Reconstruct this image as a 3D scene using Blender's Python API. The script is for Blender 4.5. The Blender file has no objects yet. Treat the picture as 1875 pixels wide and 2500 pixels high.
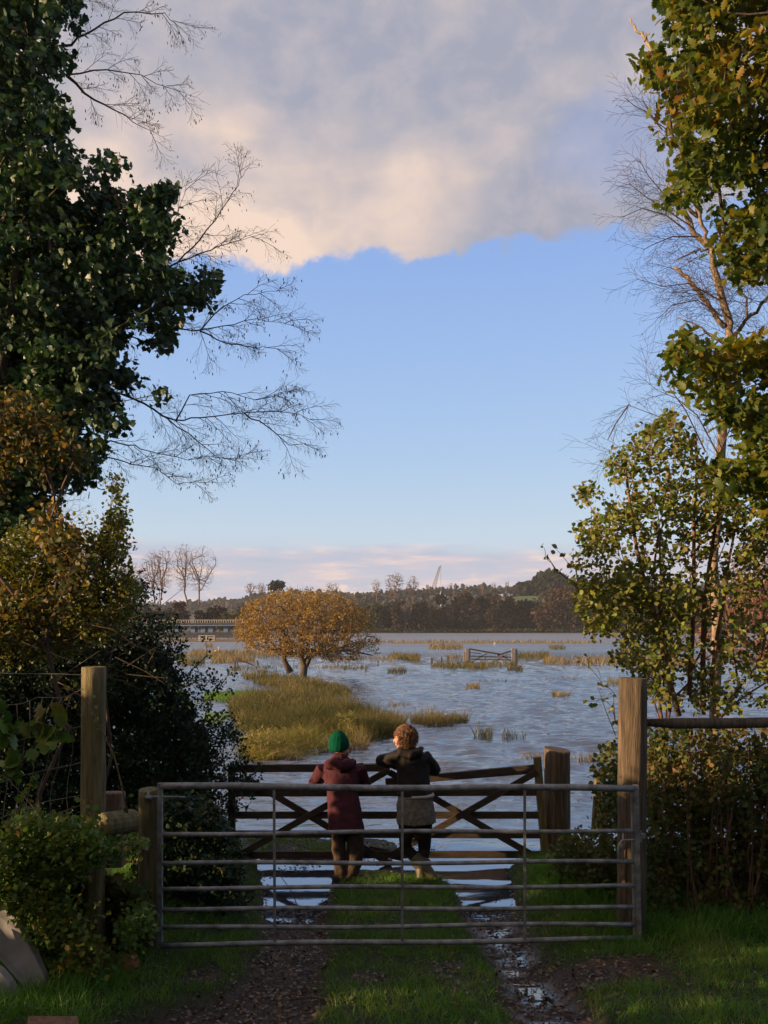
import bpy, bmesh, math, random
import numpy as np
from mathutils import Vector, Matrix, Quaternion
C = bpy.context.scene
col = C.collection
R = math.radians
rng = np.random.default_rng(7)
random.seed(7)

# ------------------------------------------------------------------ camera
W0, H0, F, CX, HY, CZ = 1875.0, 2500.0, 1978.0, 937.5, 1529.0, 2.75
cam_d = bpy.data.cameras.new('camera'); cam = bpy.data.objects.new('camera', cam_d); col.objects.link(cam)
cam.location = (0, 0, CZ); cam.rotation_euler = (R(90), 0, 0)
cam_d.sensor_fit = 'VERTICAL'; cam_d.sensor_height = 36.0
cam_d.lens = F / H0 * 36.0
cam_d.shift_y = (HY - H0 / 2) / H0
cam_d.clip_start = 0.05; cam_d.clip_end = 6000
C.camera = cam
def P(px, py, Y): return Vector(((px - CX) * Y / F, Y, CZ - (py - HY) * Y / F))

# ------------------------------------------------------------------ light
SUN = Vector((-0.95, -0.27, 0.205)).normalized()
sun_el = math.asin(SUN.z); sun_az = math.atan2(SUN.x, SUN.y)
sd = bpy.data.lights.new('sun', 'SUN'); so = bpy.data.objects.new('sun', sd); col.objects.link(so)
sd.energy = 5.0; sd.angle = R(0.35); sd.color = (1.0, 0.66, 0.36)
so.rotation_euler = SUN.to_track_quat('Z', 'Y').to_euler()
C.view_settings.view_transform = 'Standard'; C.view_settings.look = 'None'
C.view_settings.exposure = 0.95; C.view_settings.gamma = 1.0
C.cycles.max_bounces = 6; C.cycles.diffuse_bounces = 2; C.cycles.glossy_bounces = 3
C.cycles.transmission_bounces = 3; C.cycles.volume_bounces = 0; C.cycles.caustics_reflective = False
C.cycles.caustics_refractive = False

def s2l(c):
    return tuple((v / 255 / 12.92) if v / 255 <= 0.04045 else ((v / 255 + 0.055) / 1.055) ** 2.4 for v in c)

class NT:
    """small node-graph writer"""
    def __init__(s, nt): s.nt = nt; s.n = nt.nodes; s.l = nt.links; s.n.clear()
    def add(s, t, **kw):
        n = s.n.new(t)
        for k, v in kw.items():
            if k.startswith('i_'): s.put(n, k[2:], v)
            else: setattr(n, k, v)
        return n
    def put(s, n, key, v):
        sock = n.inputs[int(key)] if key.isdigit() else n.inputs[key.replace('_', ' ')]
        if hasattr(v, 'is_output'): s.l.new(v, sock)
        else: sock.default_value = v
    def math(s, op, a, b=0.0, c=None, clamp=False):
        n = s.n.new('ShaderNodeMath'); n.operation = op; n.use_clamp = clamp
        s.put(n, '0', a); s.put(n, '1', b)
        if c is not None: s.put(n, '2', c)
        return n.outputs[0]
    def mix(s, f, a, b, mode='MIX'):
        n = s.n.new('ShaderNodeMix'); n.data_type = 'RGBA'; n.blend_type = mode
        s.put(n, '0', f); s.put(n, '6', a); s.put(n, '7', b)
        return n.outputs[2]
    def ss(s, v, a, b):
        n = s.n.new('ShaderNodeMapRange'); n.interpolation_type = 'SMOOTHSTEP'
        s.put(n, '0', v); n.inputs[1].default_value = a; n.inputs[2].default_value = b
        return n.outputs[0]
    def noise(s, vec, scale, detail=4, rough=0.55, dist=0.0, sc=(1, 1, 1), loc=(0, 0, 0)):
        m = s.n.new('ShaderNodeMapping'); s.put(m, '0', vec); m.inputs[3].default_value = sc; m.inputs[1].default_value = loc
        n = s.n.new('ShaderNodeTexNoise'); s.put(n, 'Vector', m.outputs[0])
        n.inputs['Scale'].default_value = scale; n.inputs['Detail'].default_value = detail
        n.inputs['Roughness'].default_value = rough; n.inputs['Distortion'].default_value = dist
        return n.outputs[0]
    def ramp(s, v, stops):
        n = s.n.new('ShaderNodeValToRGB'); s.put(n, '0', v)
        e = n.color_ramp.elements
        while len(e) > len(stops): e.remove(e[-1])
        while len(e) < len(stops): e.new(0.5)
        for k, (p, c) in enumerate(stops): e[k].position = p; e[k].color = (*c[:3], 1)
        return n.outputs[0]

# ------------------------------------------------------------------ sky
SKY_STRENGTH = 0.13; EXPO = 2 ** -0.82
w = bpy.data.worlds.new('World'); C.world = w; w.use_nodes = True
g = NT(w.node_tree)
tc = g.add('ShaderNodeTexCoord'); D = tc.outputs['Generated']
sx = g.add('ShaderNodeSeparateXYZ'); g.put(sx, '0', D)
X, Y_, Z = sx.outputs
hr = g.math('SQRT', g.math('ADD', g.math('MULTIPLY', X, X), g.math('ADD', g.math('MULTIPLY', Y_, Y_), 1e-5)))
T = g.math('DIVIDE', Z, hr)                                  # tangent of the elevation
AZ = g.math('ARCTAN2', X, Y_)
sky = g.add('ShaderNodeTexSky', sky_type='NISHITA'); sky.sun_disc = False
sky.sun_elevation = sun_el; sky.sun_rotation = sun_az; sky.air_density = 1.0; sky.dust_density = 1.0
nish = g.mix(1.0, sky.outputs[0], (SKY_STRENGTH,) * 3 + (1,), 'MULTIPLY')
clear = g.ramp(T, [(0.0, s2l((190, 206, 230))), (0.06, s2l((192, 213, 234))), (0.12, s2l((184, 212, 236))), (0.21, s2l((164, 199, 238))),
                   (0.31, s2l((153, 189, 238))), (0.45, s2l((138, 176, 235))), (0.8, s2l((105, 145, 220))), (1.0, s2l((90, 130, 210)))])
base = g.mix(0.86, nish, clear)
cv = g.add('ShaderNodeCombineXYZ'); g.put(cv, '0', AZ); g.put(cv, '1', T); cvec = cv.outputs[0]
# the big cloud
n_edge = g.noise(cvec, 7.0, 6, 0.5, 0.3, loc=(1.3, 0.2, 0))
n_big = g.noise(cvec, 3.4, 4, 0.45, 0.4, sc=(1, 1.5, 1), loc=(9.3, 2.6, 0))
edge = g.math('ADD', g.math('MULTIPLY', AZ, 0.075), 0.446)      # the edge climbs to the right
tt = g.math('ADD', T, g.math('MULTIPLY', g.math('SUBTRACT', n_edge, 0.5), 0.10))
tt = g.math('SUBTRACT', tt, edge)
tt = g.math('ADD', tt, g.math('MULTIPLY', g.math('SUBTRACT', g.noise(cvec, 26, 6, 0.62, 0.4, loc=(3.1, 0.7, 0)), 0.5), 0.060))
mask = g.ss(tt, -0.003, 0.017)
# a blue hole on the right
holec = g.math('ADD', g.math('POWER', g.math('MULTIPLY', g.math('SUBTRACT', AZ, 0.31), 11), 2), g.math('POWER', g.math('MULTIPLY', g.math('SUBTRACT', T, 0.575), 17), 2))
hole = g.math('SUBTRACT', 1.0, g.ss(g.math('ADD', holec, g.math('MULTIPLY', g.math('SUBTRACT', n_edge, 0.5), 3.0)), 0.2, 2.4))
mask = g.math('MULTIPLY', mask, g.math('SUBTRACT', 1.0, g.math('MULTIPLY', hole, 0.3)))
warm = g.math('ADD', g.math('ADD', g.math('MULTIPLY', g.math('SUBTRACT', n_big, 0.5), 2.4), g.math('MULTIPLY', g.math('SUBTRACT', n_edge, 0.5), 1.6)), 0.30)
warm = g.math('SUBTRACT', warm, g.math('MULTIPLY', AZ, 1.25))
under = g.math('SUBTRACT', 1.0, g.ss(tt, 0.0, 0.12))
warm = g.math('ADD', warm, g.math('MULTIPLY', under, g.math('SUBTRACT', 0.38, g.math('MULTIPLY', AZ, 3.6))))
warm = g.math('SUBTRACT', warm, g.math('MULTIPLY', g.ss(T, 0.60, 0.76), 0.22), clamp=True)
n_fine = g.noise(cvec, 14, 7, 0.62, 0.3)
ccol = g.ramp(warm, [(0.0, s2l((155, 160, 178))), (0.35, s2l((172, 171, 182))), (0.65, s2l((198, 186, 186))), (1.0, s2l((236, 211, 194)))])
ccol = g.mix(g.math('MULTIPLY', g.math('SUBTRACT', n_fine, 0.44), 1.0, clamp=True), ccol, (*s2l((238, 214, 203)), 1))
c1 = g.mix(mask, base, ccol)
# low streaky clouds near the horizon
n_low = g.noise(cvec, 4.0, 6, 0.55, 0.2, sc=(1, 9, 1), loc=(2.2, 0.4, 0))
n_low2 = g.noise(cvec, 11.0, 6, 0.58, 0.2, sc=(1, 7, 1), loc=(7.2, 3.4, 0))
lowedge = g.math('SUBTRACT', 1.0, g.ss(g.math('ADD', T, g.math('MULTIPLY', g.math('SUBTRACT', n_low, 0.5), 0.07)), 0.082, 0.112))
lowm = g.math('MULTIPLY', lowedge, g.math('ADD', 0.55, g.math('MULTIPLY', g.ss(n_low2, 0.38, 0.62), 0.45)))
lcol = g.ramp(g.math('ADD', g.math('MULTIPLY', g.math('SUBTRACT', n_low2, 0.5), 3.0), 0.5, clamp=True),
              [(0.0, s2l((152, 160, 192))), (0.45, s2l((176, 180, 206))), (0.75, s2l((206, 197, 208))), (1.0, s2l((232, 212, 206)))])
pv_ = g.math('MULTIPLY', g.ss(g.noise(cvec, 22, 5, 0.6, 0.3, sc=(1, 2.2, 1), loc=(1.7, 5.0, 0)), 0.56, 0.68), g.math('MULTIPLY', g.ss(T, 0.015, 0.035), g.math('SUBTRACT', 1.0, g.ss(T, 0.06, 0.075))))
c2 = g.mix(g.math('MULTIPLY', pv_, 0.8), g.mix(lowm, c1, lcol), (*s2l((247, 220, 208)), 1))
below = g.ss(T, -0.02, 0.0)
c3 = g.mix(below, (*s2l((120, 130, 140)), 1), c2)
# sky overhead and behind the camera dimmed to cut the fill light
thick = g.math('MULTIPLY', g.math('SUBTRACT', 1.0, g.math('MULTIPLY', g.ss(T, 0.80, 1.15), 0.35)), g.math('SUBTRACT', 1.0, g.math('MULTIPLY', g.ss(g.math('MULTIPLY', Y_, -1.0), -0.15, 0.35), 0.12)))
gv = g.math('MULTIPLY', thick, EXPO / SKY_STRENGTH); gc_ = g.add('ShaderNodeCombineXYZ'); [g.put(gc_, str(i), gv) for i in range(3)]
bg = g.add('ShaderNodeBackground'); g.put(bg, 'Color', g.mix(1.0, c3, gc_.outputs[0], 'MULTIPLY')); bg.inputs[1].default_value = SKY_STRENGTH
wo = g.add('ShaderNodeOutputWorld'); g.l.new(bg.outputs[0], wo.inputs[0])
w.cycles.sampling_method = 'MANUAL'; w.cycles.sample_map_resolution = 512

# ------------------------------------------------------------------ object helpers
def tag(o, label=None, cat=None, group=None, kind=None):
    if label: o['label'] = label
    if cat: o['category'] = cat
    if group: o['group'] = group
    if kind: o['kind'] = kind
    return o
def empty(name, loc, label=None, cat=None, group=None):
    o = bpy.data.objects.new(name, None); col.objects.link(o); o.location = loc; o.empty_display_size = 0.1
    return tag(o, label, cat, group)
def link(name, me, mat, parent=None, smooth=False):
    o = bpy.data.objects.new(name, me); col.objects.link(o)
    if mat: me.materials.append(mat)
    if smooth: me.polygons.foreach_set('use_smooth', [True] * len(me.polygons))
    if parent:
        o.parent = parent
        if parent.type == 'EMPTY': o.matrix_parent_inverse = Matrix.Translation(-parent.location)
    return o
def np_mesh(name, V, Fc):
    """V (n,3), Fc (m,k) of one face size"""
    V = np.asarray(V, np.float32); Fc = np.asarray(Fc, np.int32)
    me = bpy.data.meshes.new(name); k = Fc.shape[1]
    me.vertices.add(len(V)); me.vertices.foreach_set('co', V.ravel())
    me.loops.add(Fc.size); me.loops.foreach_set('vertex_index', Fc.ravel())
    me.polygons.add(len(Fc)); me.polygons.foreach_set('loop_start', np.arange(0, Fc.size, k, dtype=np.int32))
    me.update(calc_edges=True); me.validate()
    return me
class MB:
    def __init__(s): s.v = []; s.f = []
    def tube(s, pts, rad, n=8, cap=True, ell=None):
        pts = [Vector(p) for p in pts]
        if not hasattr(rad, '__len__'): rad = [rad] * len(pts)
        b = len(s.v); up = None
        for i, p in enumerate(pts):
            t = (pts[min(i + 1, len(pts) - 1)] - pts[max(i - 1, 0)])
            if t.length < 1e-7: t = Vector((0, 0, 1))
            t.normalize()
            if up is None:
                up = t.cross(Vector((0, 1, 0)) if abs(t.y) < 0.9 else Vector((1, 0, 0))).normalized()
            up = (up - t * up.dot(t)); up = up.normalized() if up.length > 1e-6 else t.orthogonal().normalized()
            sd_ = t.cross(up)
            for k in range(n):
                a = 2 * math.pi * k / n
                s.v.append(p + (up * math.cos(a) + sd_ * math.sin(a)) * rad[i])
        for i in range(len(pts) - 1):
            for k in range(n):
                k2 = (k + 1) % n
                s.f.append((b + i * n + k, b + i * n + k2, b + (i + 1) * n + k2, b + (i + 1) * n + k))
        if cap:
            s.f.append(tuple(b + k for k in reversed(range(n)))); e = b + (len(pts) - 1) * n
            s.f.append(tuple(e + k for k in range(n)))
        return s
    def beam(s, a, b_, wd, th, side=Vector((0, 1, 0)), taper=1.0):
        """rectangular bar from a to b; wd across, th along `side`"""
        a, b_ = Vector(a), Vector(b_); t = (b_ - a).normalized(); sd_ = (side - t * side.dot(t)).normalized(); u = t.cross(sd_)
        i0 = len(s.v)
        for p, m in ((a, 1), (b_, taper)):
            for q, r_ in ((-1, -1), (1, -1), (1, 1), (-1, 1)): s.v.append(p + u * q * wd * m / 2 + sd_ * r_ * th / 2)
        for f in ((3, 2, 1, 0), (4, 5, 6, 7), (0, 1, 5, 4), (1, 2, 6, 5), (2, 3, 7, 6), (3, 0, 4, 7)): s.f.append(tuple(i0 + q for q in f))
        return s
    def box(s, c, d, m=None):
        i0 = len(s.v); c = Vector(c)
        for z in (-1, 1):
            for x, y in ((-1, -1), (1, -1), (1, 1), (-1, 1)):
                v = Vector((x * d[0] / 2, y * d[1] / 2, z * d[2] / 2))
                if m: v = m @ v
                s.v.append(c + v)
        for f in ((3, 2, 1, 0), (4, 5, 6, 7), (0, 1, 5, 4), (1, 2, 6, 5), (2, 3, 7, 6), (3, 0, 4, 7)): s.f.append(tuple(i0 + q for q in f))
        return s
    def ball(s, c, r, n=12, m_=8, rot=None):
        c = Vector(c); r = (r, r, r) if not hasattr(r, '__len__') else r
        b = len(s.v)
        def put(v):
            v = Vector((v[0] * r[0], v[1] * r[1], v[2] * r[2]))
            s.v.append(c + (rot @ v if rot else v))
        put((0, 0, -1))
        for j in range(1, m_):
            ph = -math.pi / 2 + math.pi * j / m_
            for k in range(n): put((math.cos(ph) * math.cos(2 * math.pi * k / n), math.cos(ph) * math.sin(2 * math.pi * k / n), math.sin(ph)))
        put((0, 0, 1)); top = len(s.v) - 1
        for k in range(n):
            k2 = (k + 1) % n
            s.f.append((b, b + 1 + k2, b + 1 + k)); s.f.append((top, top - n + k, top - n + k2))
            for j in range(m_ - 2): s.f.append((b + 1 + j * n + k, b + 1 + j * n + k2, b + 1 + (j + 1) * n + k2, b + 1 + (j + 1) * n + k))
        return s
    def loft(s, rings, n=20, cap=True):
        """rings: (centre, rx, ry[, yaw[, fold amplitude]]) stacked along z"""
        b = len(s.v)
        for c, rx, ry, *e in rings:
            yw = e[0] if e else 0; fo = e[1] if len(e) > 1 else 0
            for k in range(n):
                a = 2 * math.pi * k / n; m = 1 + fo * math.sin(a * 7 + 1.3)
                x, y = rx * m * math.cos(a), ry * m * math.sin(a)
                s.v.append(Vector(c) + Vector((x * math.cos(yw) - y * math.sin(yw), x * math.sin(yw) + y * math.cos(yw), 0)))
        for i in range(len(rings) - 1):
            for k in range(n):
                k2 = (k + 1) % n; s.f.append((b + i * n + k, b + i * n + k2, b + (i + 1) * n + k2, b + (i + 1) * n + k))
        if cap:
            s.f.append(tuple(b + k for k in reversed(range(n)))); e = b + (len(rings) - 1) * n; s.f.append(tuple(e + k for k in range(n)))
        return s
    def build(s, name, mat, parent=None, smooth=False, bevel=0, remesh=0, sub=0, smooth_it=0):
        me = bpy.data.meshes.new(name); me.from_pydata([tuple(v) for v in s.v], [], s.f); me.update()
        o = link(name, me, mat, parent, smooth)
        if remesh:
            m = o.modifiers.new('r', 'REMESH'); m.mode = 'VOXEL'; m.voxel_size = remesh; m.use_smooth_shade = True
            if smooth_it: m = o.modifiers.new('s', 'SMOOTH'); m.factor = 0.5; m.iterations = smooth_it
        if bevel:
            m = o.modifiers.new('b', 'BEVEL'); m.width = bevel; m.segments = 2; m.limit_method = 'ANGLE'
        if sub: m = o.modifiers.new('s', 'SUBSURF'); m.levels = sub; m.render_levels = sub
        return o

# ------------------------------------------------------------------ materials
def new_mat(name):
    m = bpy.data.materials.new(name); m.use_nodes = True; return m, NT(m.node_tree)
def out(g, sh, disp=None):
    o = g.add('ShaderNodeOutputMaterial'); g.l.new(sh, o.inputs[0])
def mat_noise(name, cols, scale=6, sc=(1, 1, 1), rough=0.8, bump=0.3, bdist=0.01, detail=6, metal=0.0, coord='Object', spec=0.5, scale2=None):
    m, g = new_mat(name); tcn = g.add('ShaderNodeTexCoord'); v = tcn.outputs[coord]
    n = g.noise(v, scale, detail, 0.6, 0.3, sc=sc)
    k = len(cols) - 1
    c = g.ramp(n, [(0.28 + 0.44 * i / k, cc) for i, cc in enumerate(cols)])
    b = g.add('ShaderNodeBsdfPrincipled'); g.put(b, 'Base Color', c); b.inputs['Roughness'].default_value = rough; b.inputs['Metallic'].default_value = metal
    b.inputs['Specular IOR Level'].default_value = spec
    if bump:
        n2 = g.noise(v, scale2 or scale * 3, detail, 0.65, 0.2, sc=sc)
        bn = g.add('ShaderNodeBump'); bn.inputs['Strength'].default_value = bump; bn.inputs['Distance'].default_value = bdist; g.put(bn, 'Height', n2)
        g.l.new(bn.outputs[0], b.inputs['Normal'])
    out(g, b.outputs[0]); return m
def mat_leaf(name, cols, trans=0.35, rough=0.5, spec=0.3, tr_gain=1.6, patch=0.0):
    """colour differs from leaf to leaf (random per island); light passes through"""
    m, g = new_mat(name); ge = g.add('ShaderNodeNewGeometry'); rv = ge.outputs['Random Per Island']
    if patch:
        tcn = g.add('ShaderNodeTexCoord'); nn = g.noise(tcn.outputs['Object'], patch, 3, 0.5)
        rv = g.math('ADD', g.math('MULTIPLY', rv, 0.6), g.math('MULTIPLY', g.ss(nn, 0.35, 0.65), 0.4))
    k = max(len(cols) - 1, 1)
    c = g.ramp(rv, [(i / k, cc) for i, cc in enumerate(cols)])
    b = g.add('ShaderNodeBsdfPrincipled'); g.put(b, 'Base Color', c); b.inputs['Roughness'].default_value = rough; b.inputs['Specular IOR Level'].default_value = spec
    t = g.add('ShaderNodeBsdfTranslucent'); g.put(t, 'Color', g.mix(1.0, c, (tr_gain, tr_gain, tr_gain * 0.6, 1), 'MULTIPLY'))
    mx = g.add('ShaderNodeMixShader'); mx.inputs[0].default_value = trans; g.l.new(b.outputs[0], mx.inputs[1]); g.l.new(t.outputs[0], mx.inputs[2])
    out(g, mx.outputs[0]); return m
M = {}
M['post_wood'] = mat_noise('post_wood', [(0.05, 0.045, 0.02), (0.15, 0.125, 0.055), (0.24, 0.20, 0.10)], 5, (6, 6, 0.7), 0.85, 0.8, 0.012)
M['grey_wood'] = mat_noise('grey_wood', [(0.03, 0.022, 0.015), (0.10, 0.075, 0.05), (0.20, 0.15, 0.10)], 5, (7, 7, 0.6), 0.85, 1.0, 0.015)
M['gate_wood'] = mat_noise('gate_wood', [(0.02, 0.014, 0.010), (0.045, 0.032, 0.021), (0.085, 0.062, 0.038)], 6, (1.0, 6, 6), 0.8, 0.6, 0.006)
M['stake_wood'] = mat_noise('stake_wood', [(0.12, 0.07, 0.05), (0.25, 0.16, 0.12), (0.36, 0.25, 0.2)], 9, (4, 4, 0.8), 0.9, 1.0, 0.012)
M['galv'] = mat_noise('galvanised_steel', [(0.10, 0.095, 0.09), (0.25, 0.26, 0.28), (0.42, 0.43, 0.46)], 11, (1, 1, 1), 0.6, 0.15, 0.002, metal=0.35)
M['wire'] = mat_noise('wire', [(0.10, 0.09, 0.08), (0.3, 0.27, 0.24)], 20, rough=0.6, bump=0, metal=0.3)
M['bark'] = mat_noise('bark', [(0.03, 0.022, 0.016), (0.08, 0.06, 0.045), (0.15, 0.12, 0.09)], 12, (4, 4, 1), 0.9, 1.0, 0.01)
M['pale_bark'] = mat_noise('pale_bark', [(0.10, 0.07, 0.05), (0.25, 0.19, 0.14), (0.38, 0.30, 0.23)], 14, (2, 2, 1), 0.85, 0.8, 0.006)
M['red_bark'] = mat_noise('red_bark', [(0.07, 0.035, 0.025), (0.16, 0.085, 0.055), (0.26, 0.15, 0.10)], 12, (3, 3, 1), 0.8, 0.6, 0.004)
M['twig'] = mat_noise('twig', [(0.04, 0.022, 0.018), (0.09, 0.05, 0.04)], 8, rough=0.85, bump=0)
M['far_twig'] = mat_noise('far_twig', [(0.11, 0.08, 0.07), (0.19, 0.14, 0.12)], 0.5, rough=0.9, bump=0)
M['ivy'] = mat_leaf('ivy_leaf', [(0.012, 0.032, 0.016), (0.022, 0.055, 0.024), (0.034, 0.078, 0.03), (0.05, 0.10, 0.035), (0.10, 0.14, 0.04)], 0.15, 0.45, 0.35, patch=.9)
M['holly'] = mat_leaf('evergreen_leaf', [(0.010, 0.026, 0.014), (0.018, 0.044, 0.022), (0.032, 0.066, 0.03)], 0.08, 0.5, 0.22)
M['yellow'] = mat_leaf('yellowing_leaf', [(0.03, 0.055, 0.015), (0.055, 0.07, 0.018), (0.07, 0.052, 0.018), (0.14, 0.095, 0.025), (0.045, 0.075, 0.02), (0.08, 0.045, 0.018), (0.36, 0.24, 0.035)], 0.35, 0.55)
M['olive'] = mat_leaf('olive_leaf', [(0.04, 0.07, 0.016), (0.10, 0.13, 0.025), (0.22, 0.21, 0.035), (0.12, 0.08, 0.025)], 0.3, 0.5)
M['bramble'] = mat_leaf('bramble_leaf', [(0.022, 0.06, 0.016), (0.05, 0.11, 0.025), (0.10, 0.18, 0.03), (0.17, 0.19, 0.035), (0.14, 0.07, 0.02)], 0.3, 0.5, patch=1.5)
M['dark_bramble'] = mat_leaf('shaded_bramble_leaf', [(0.03, 0.06, 0.018), (0.06, 0.10, 0.028), (0.13, 0.125, 0.035), (0.17, 0.09, 0.035)], 0.25, 0.55, patch=1.5)  # olive and russet tones, duller than the main bramble leaf
M['oak'] = mat_leaf('oak_leaf', [(0.022, 0.05, 0.010), (0.05, 0.085, 0.012), (0.10, 0.13, 0.014), (0.19, 0.17, 0.016), (0.22, 0.11, 0.018)], 0.35, 0.5, patch=1.2)
M['alder'] = mat_leaf('alder_leaf', [(0.05, 0.09, 0.016), (0.11, 0.16, 0.022), (0.20, 0.22, 0.04), (0.16, 0.13, 0.05), (0.25, 0.26, 0.08)], 0.3, 0.5)
M['autumn'] = mat_leaf('autumn_leaf', [(0.13, 0.075, 0.03), (0.25, 0.15, 0.045), (0.38, 0.25, 0.075), (0.24, 0.12, 0.04)], 0.3, 0.6, 0.2, patch=0.9)
M['rust'] = mat_leaf('rust_leaf', [(0.10, 0.045, 0.022), (0.20, 0.09, 0.035), (0.30, 0.17, 0.06)], 0.3, 0.6)
M['grass'] = mat_leaf('grass_blade', [(0.04, 0.12, 0.014), (0.08, 0.21, 0.022), (0.13, 0.27, 0.035), (0.24, 0.26, 0.08)], 0.35, 0.45, 0.35, patch=1.3)
M['bright_grass'] = mat_leaf('bank_grass', [(0.08, 0.18, 0.02), (0.14, 0.25, 0.03)], 0.3, 0.5)
M['rush'] = mat_leaf('rush_stem', [(0.045, 0.055, 0.018), (0.085, 0.09, 0.03), (0.15, 0.125, 0.05), (0.27, 0.21, 0.11)], 0.3, 0.6, 0.2, patch=0.35)
M['green_rush'] = mat_leaf('green_rush_stem', [(0.03, 0.04, 0.016), (0.06, 0.07, 0.022), (0.12, 0.11, 0.035)], 0.3, 0.6, 0.2)
M['gold_rush'] = mat_leaf('gold_rush_stem', [(0.08, 0.10, 0.025), (0.17, 0.17, 0.04), (0.28, 0.23, 0.08), (0.36, 0.30, 0.15)], 0.3, 0.6, 0.2, patch=0.8)
M['dry_rush'] = mat_leaf('dry_rush_stem', [(0.10, 0.08, 0.045), (0.20, 0.155, 0.085), (0.36, 0.29, 0.18)], 0.3, 0.7, 0.1)
M['litter'] = mat_leaf('fallen_leaf', [(0.035, 0.02, 0.013), (0.08, 0.045, 0.026), (0.15, 0.09, 0.05), (0.06, 0.03, 0.02)], 0.0, 0.35, 0.6)
M['concrete'] = mat_noise('concrete', [(0.16, 0.16, 0.17), (0.24, 0.24, 0.25), (0.32, 0.32, 0.33)], 3, rough=0.85, bump=0.3, bdist=0.004)
M['terracotta'] = mat_noise('terracotta', [(0.22, 0.06, 0.03), (0.34, 0.11, 0.06)], 8, rough=0.85, bump=0.2)
M['ochre'] = mat_noise('ochre_bark', [(0.05, 0.045, 0.05), (0.1, 0.09, 0.1)], 2, rough=0.9)

# ------------------------------------------------------------------ ground
def sstep(a, b, x): t = np.clip((x - a) / (b - a), 0, 1); return t * t * (3 - 2 * t)
def vnoise(x, y, s, seed=0):
    """smooth value noise"""
    x = x * s + seed * 17.3; y = y * s + seed * 9.1
    xi = np.floor(x); yi = np.floor(y); xf = x - xi; yf = y - yi
    def h(a, b): return np.mod(np.sin(a * 127.1 + b * 311.7) * 43758.5453, 1.0)
    u = xf * xf * (3 - 2 * xf); v = yf * yf * (3 - 2 * yf)
    return (h(xi, yi) * (1 - u) + h(xi + 1, yi) * u) * (1 - v) + (h(xi, yi + 1) * (1 - u) + h(xi + 1, yi + 1) * u) * v
def fbm(x, y, s, seed=0): return 0.5 * vnoise(x, y, s, seed) + 0.3 * vnoise(x, y, s * 2.1, seed + 1) + 0.2 * vnoise(x, y, s * 4.7, seed + 2)
def ruts(x, y):
    n = (fbm(x, y, 1.3, 3) - 0.5) * 0.5
    n2 = (fbm(x, y, 3.5, 5) - 0.5) * 0.3
    lc = -0.72 - 0.16 * sstep(6.6, 8.0, y) - 0.22 * sstep(5.6, 4.6, y); lw = 0.30 + 0.28 * sstep(5.7, 4.6, y) + 0.05 * sstep(7.2, 8, y)
    rc = 1.0 + 0.0 * y; rw = 0.22 + 0.06 * sstep(6.5, 7.5, y) + 0.05 * sstep(5.6, 4.8, y)
    L = sstep(lw + 0.10, lw - 0.12, np.abs(x - lc + n * 0.35) + n2 * 0.4)
    Rr = sstep(rw + 0.10, rw - 0.10, np.abs(x - rc + n * 0.3) + n2 * 0.4)
    return L, Rr, n, n2
def ground_h(x, y):
    x = np.asarray(x, float); y = np.asarray(y, float)
    b = np.where(y < 6.2, 1.2 - 0.161 * y, 0.2 - 0.075 * (y - 6.2))
    b = np.where(y < 0, 1.2, b)
    b = b - 0.05 * sstep(8.2, 8.8, y)
    L, Rr, n, n2 = ruts(x, y)
    z = b + 0.03 + 0.05 * n
    z = z - 0.085 * np.maximum(L, Rr) - 0.05 * np.maximum(L, Rr) * sstep(6.8, 7.8, y)
    # strip between the ruts stays dry until about y = 9
    mid = sstep(0.75, 0.5, np.abs(x - 0.05 + n * 0.2)); end = sstep(9.0, 8.75, y + n * 0.3 + 0.35 * np.abs(x))
    z = np.where(y > 7.6, np.maximum(z - 0.04 * (1 - mid), 0.055 * mid * end + z * (1 - mid)), z)
    rb = sstep(1.25, 1.6, x + n * 0.3)
    z = z + rb * (0.06 + 0.12 * sstep(6.5, 8, y)) * sstep(9.6, 9.0, y)
    lb = sstep(-1.25, -1.9, x + n * 0.3)
    z = z + lb * (0.10 + 0.16 * sstep(6.5, 8, y))
    edge = 9.0 + 0.5 * rb + lb * 1.2 + n * 0.8
    fall = sstep(edge + 0.0, edge + 0.7, y)
    z = z * (1 - fall) + (-0.22) * fall
    # low mud bank with leaves just past the wooden gate
    bank = sstep(1.0, 0.55, ((x + 1.0) / 1.5) ** 2 + ((y - 10.05) / 0.72) ** 2 + n * 1.6 + n2)
    z = np.maximum(z, -0.22 + bank * (0.235 + 0.06 * n2 + 0.04 * n))
    # far shore and rising country
    shore = np.where(x < -22, 190 + 0.15 * (x + 22) * 0, 335)
    z = z + sstep(0, 1, (y - shore) / 4) * 1.1 + sstep(400, 900, y) * 18
    z = np.where(y < 4, np.maximum(z, 0.3), z)
    return z
def axis(lo, a, b, hi, step, grow_):
    m = list(np.arange(a, b, step)); s = step; p = b
    while p < hi: m.append(p); s *= grow_; p += s
    m.append(hi); s = step; p = a; pre = []
    while p > lo: s *= grow_; p -= s; pre.append(max(p, lo))
    return np.array(pre[::-1] + m)
gx = axis(-1600, -3.2, 3.6, 1600, 0.03, 1.06); gy = axis(-300, 4.2, 10.9, 2400, 0.03, 1.05)
gx = np.unique(gx); gy = np.unique(gy)
GX, GY = np.meshgrid(gx, gy); GZ = ground_h(GX, GY)
Lr, Rr, nn, nn2 = ruts(GX, GY)
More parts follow.
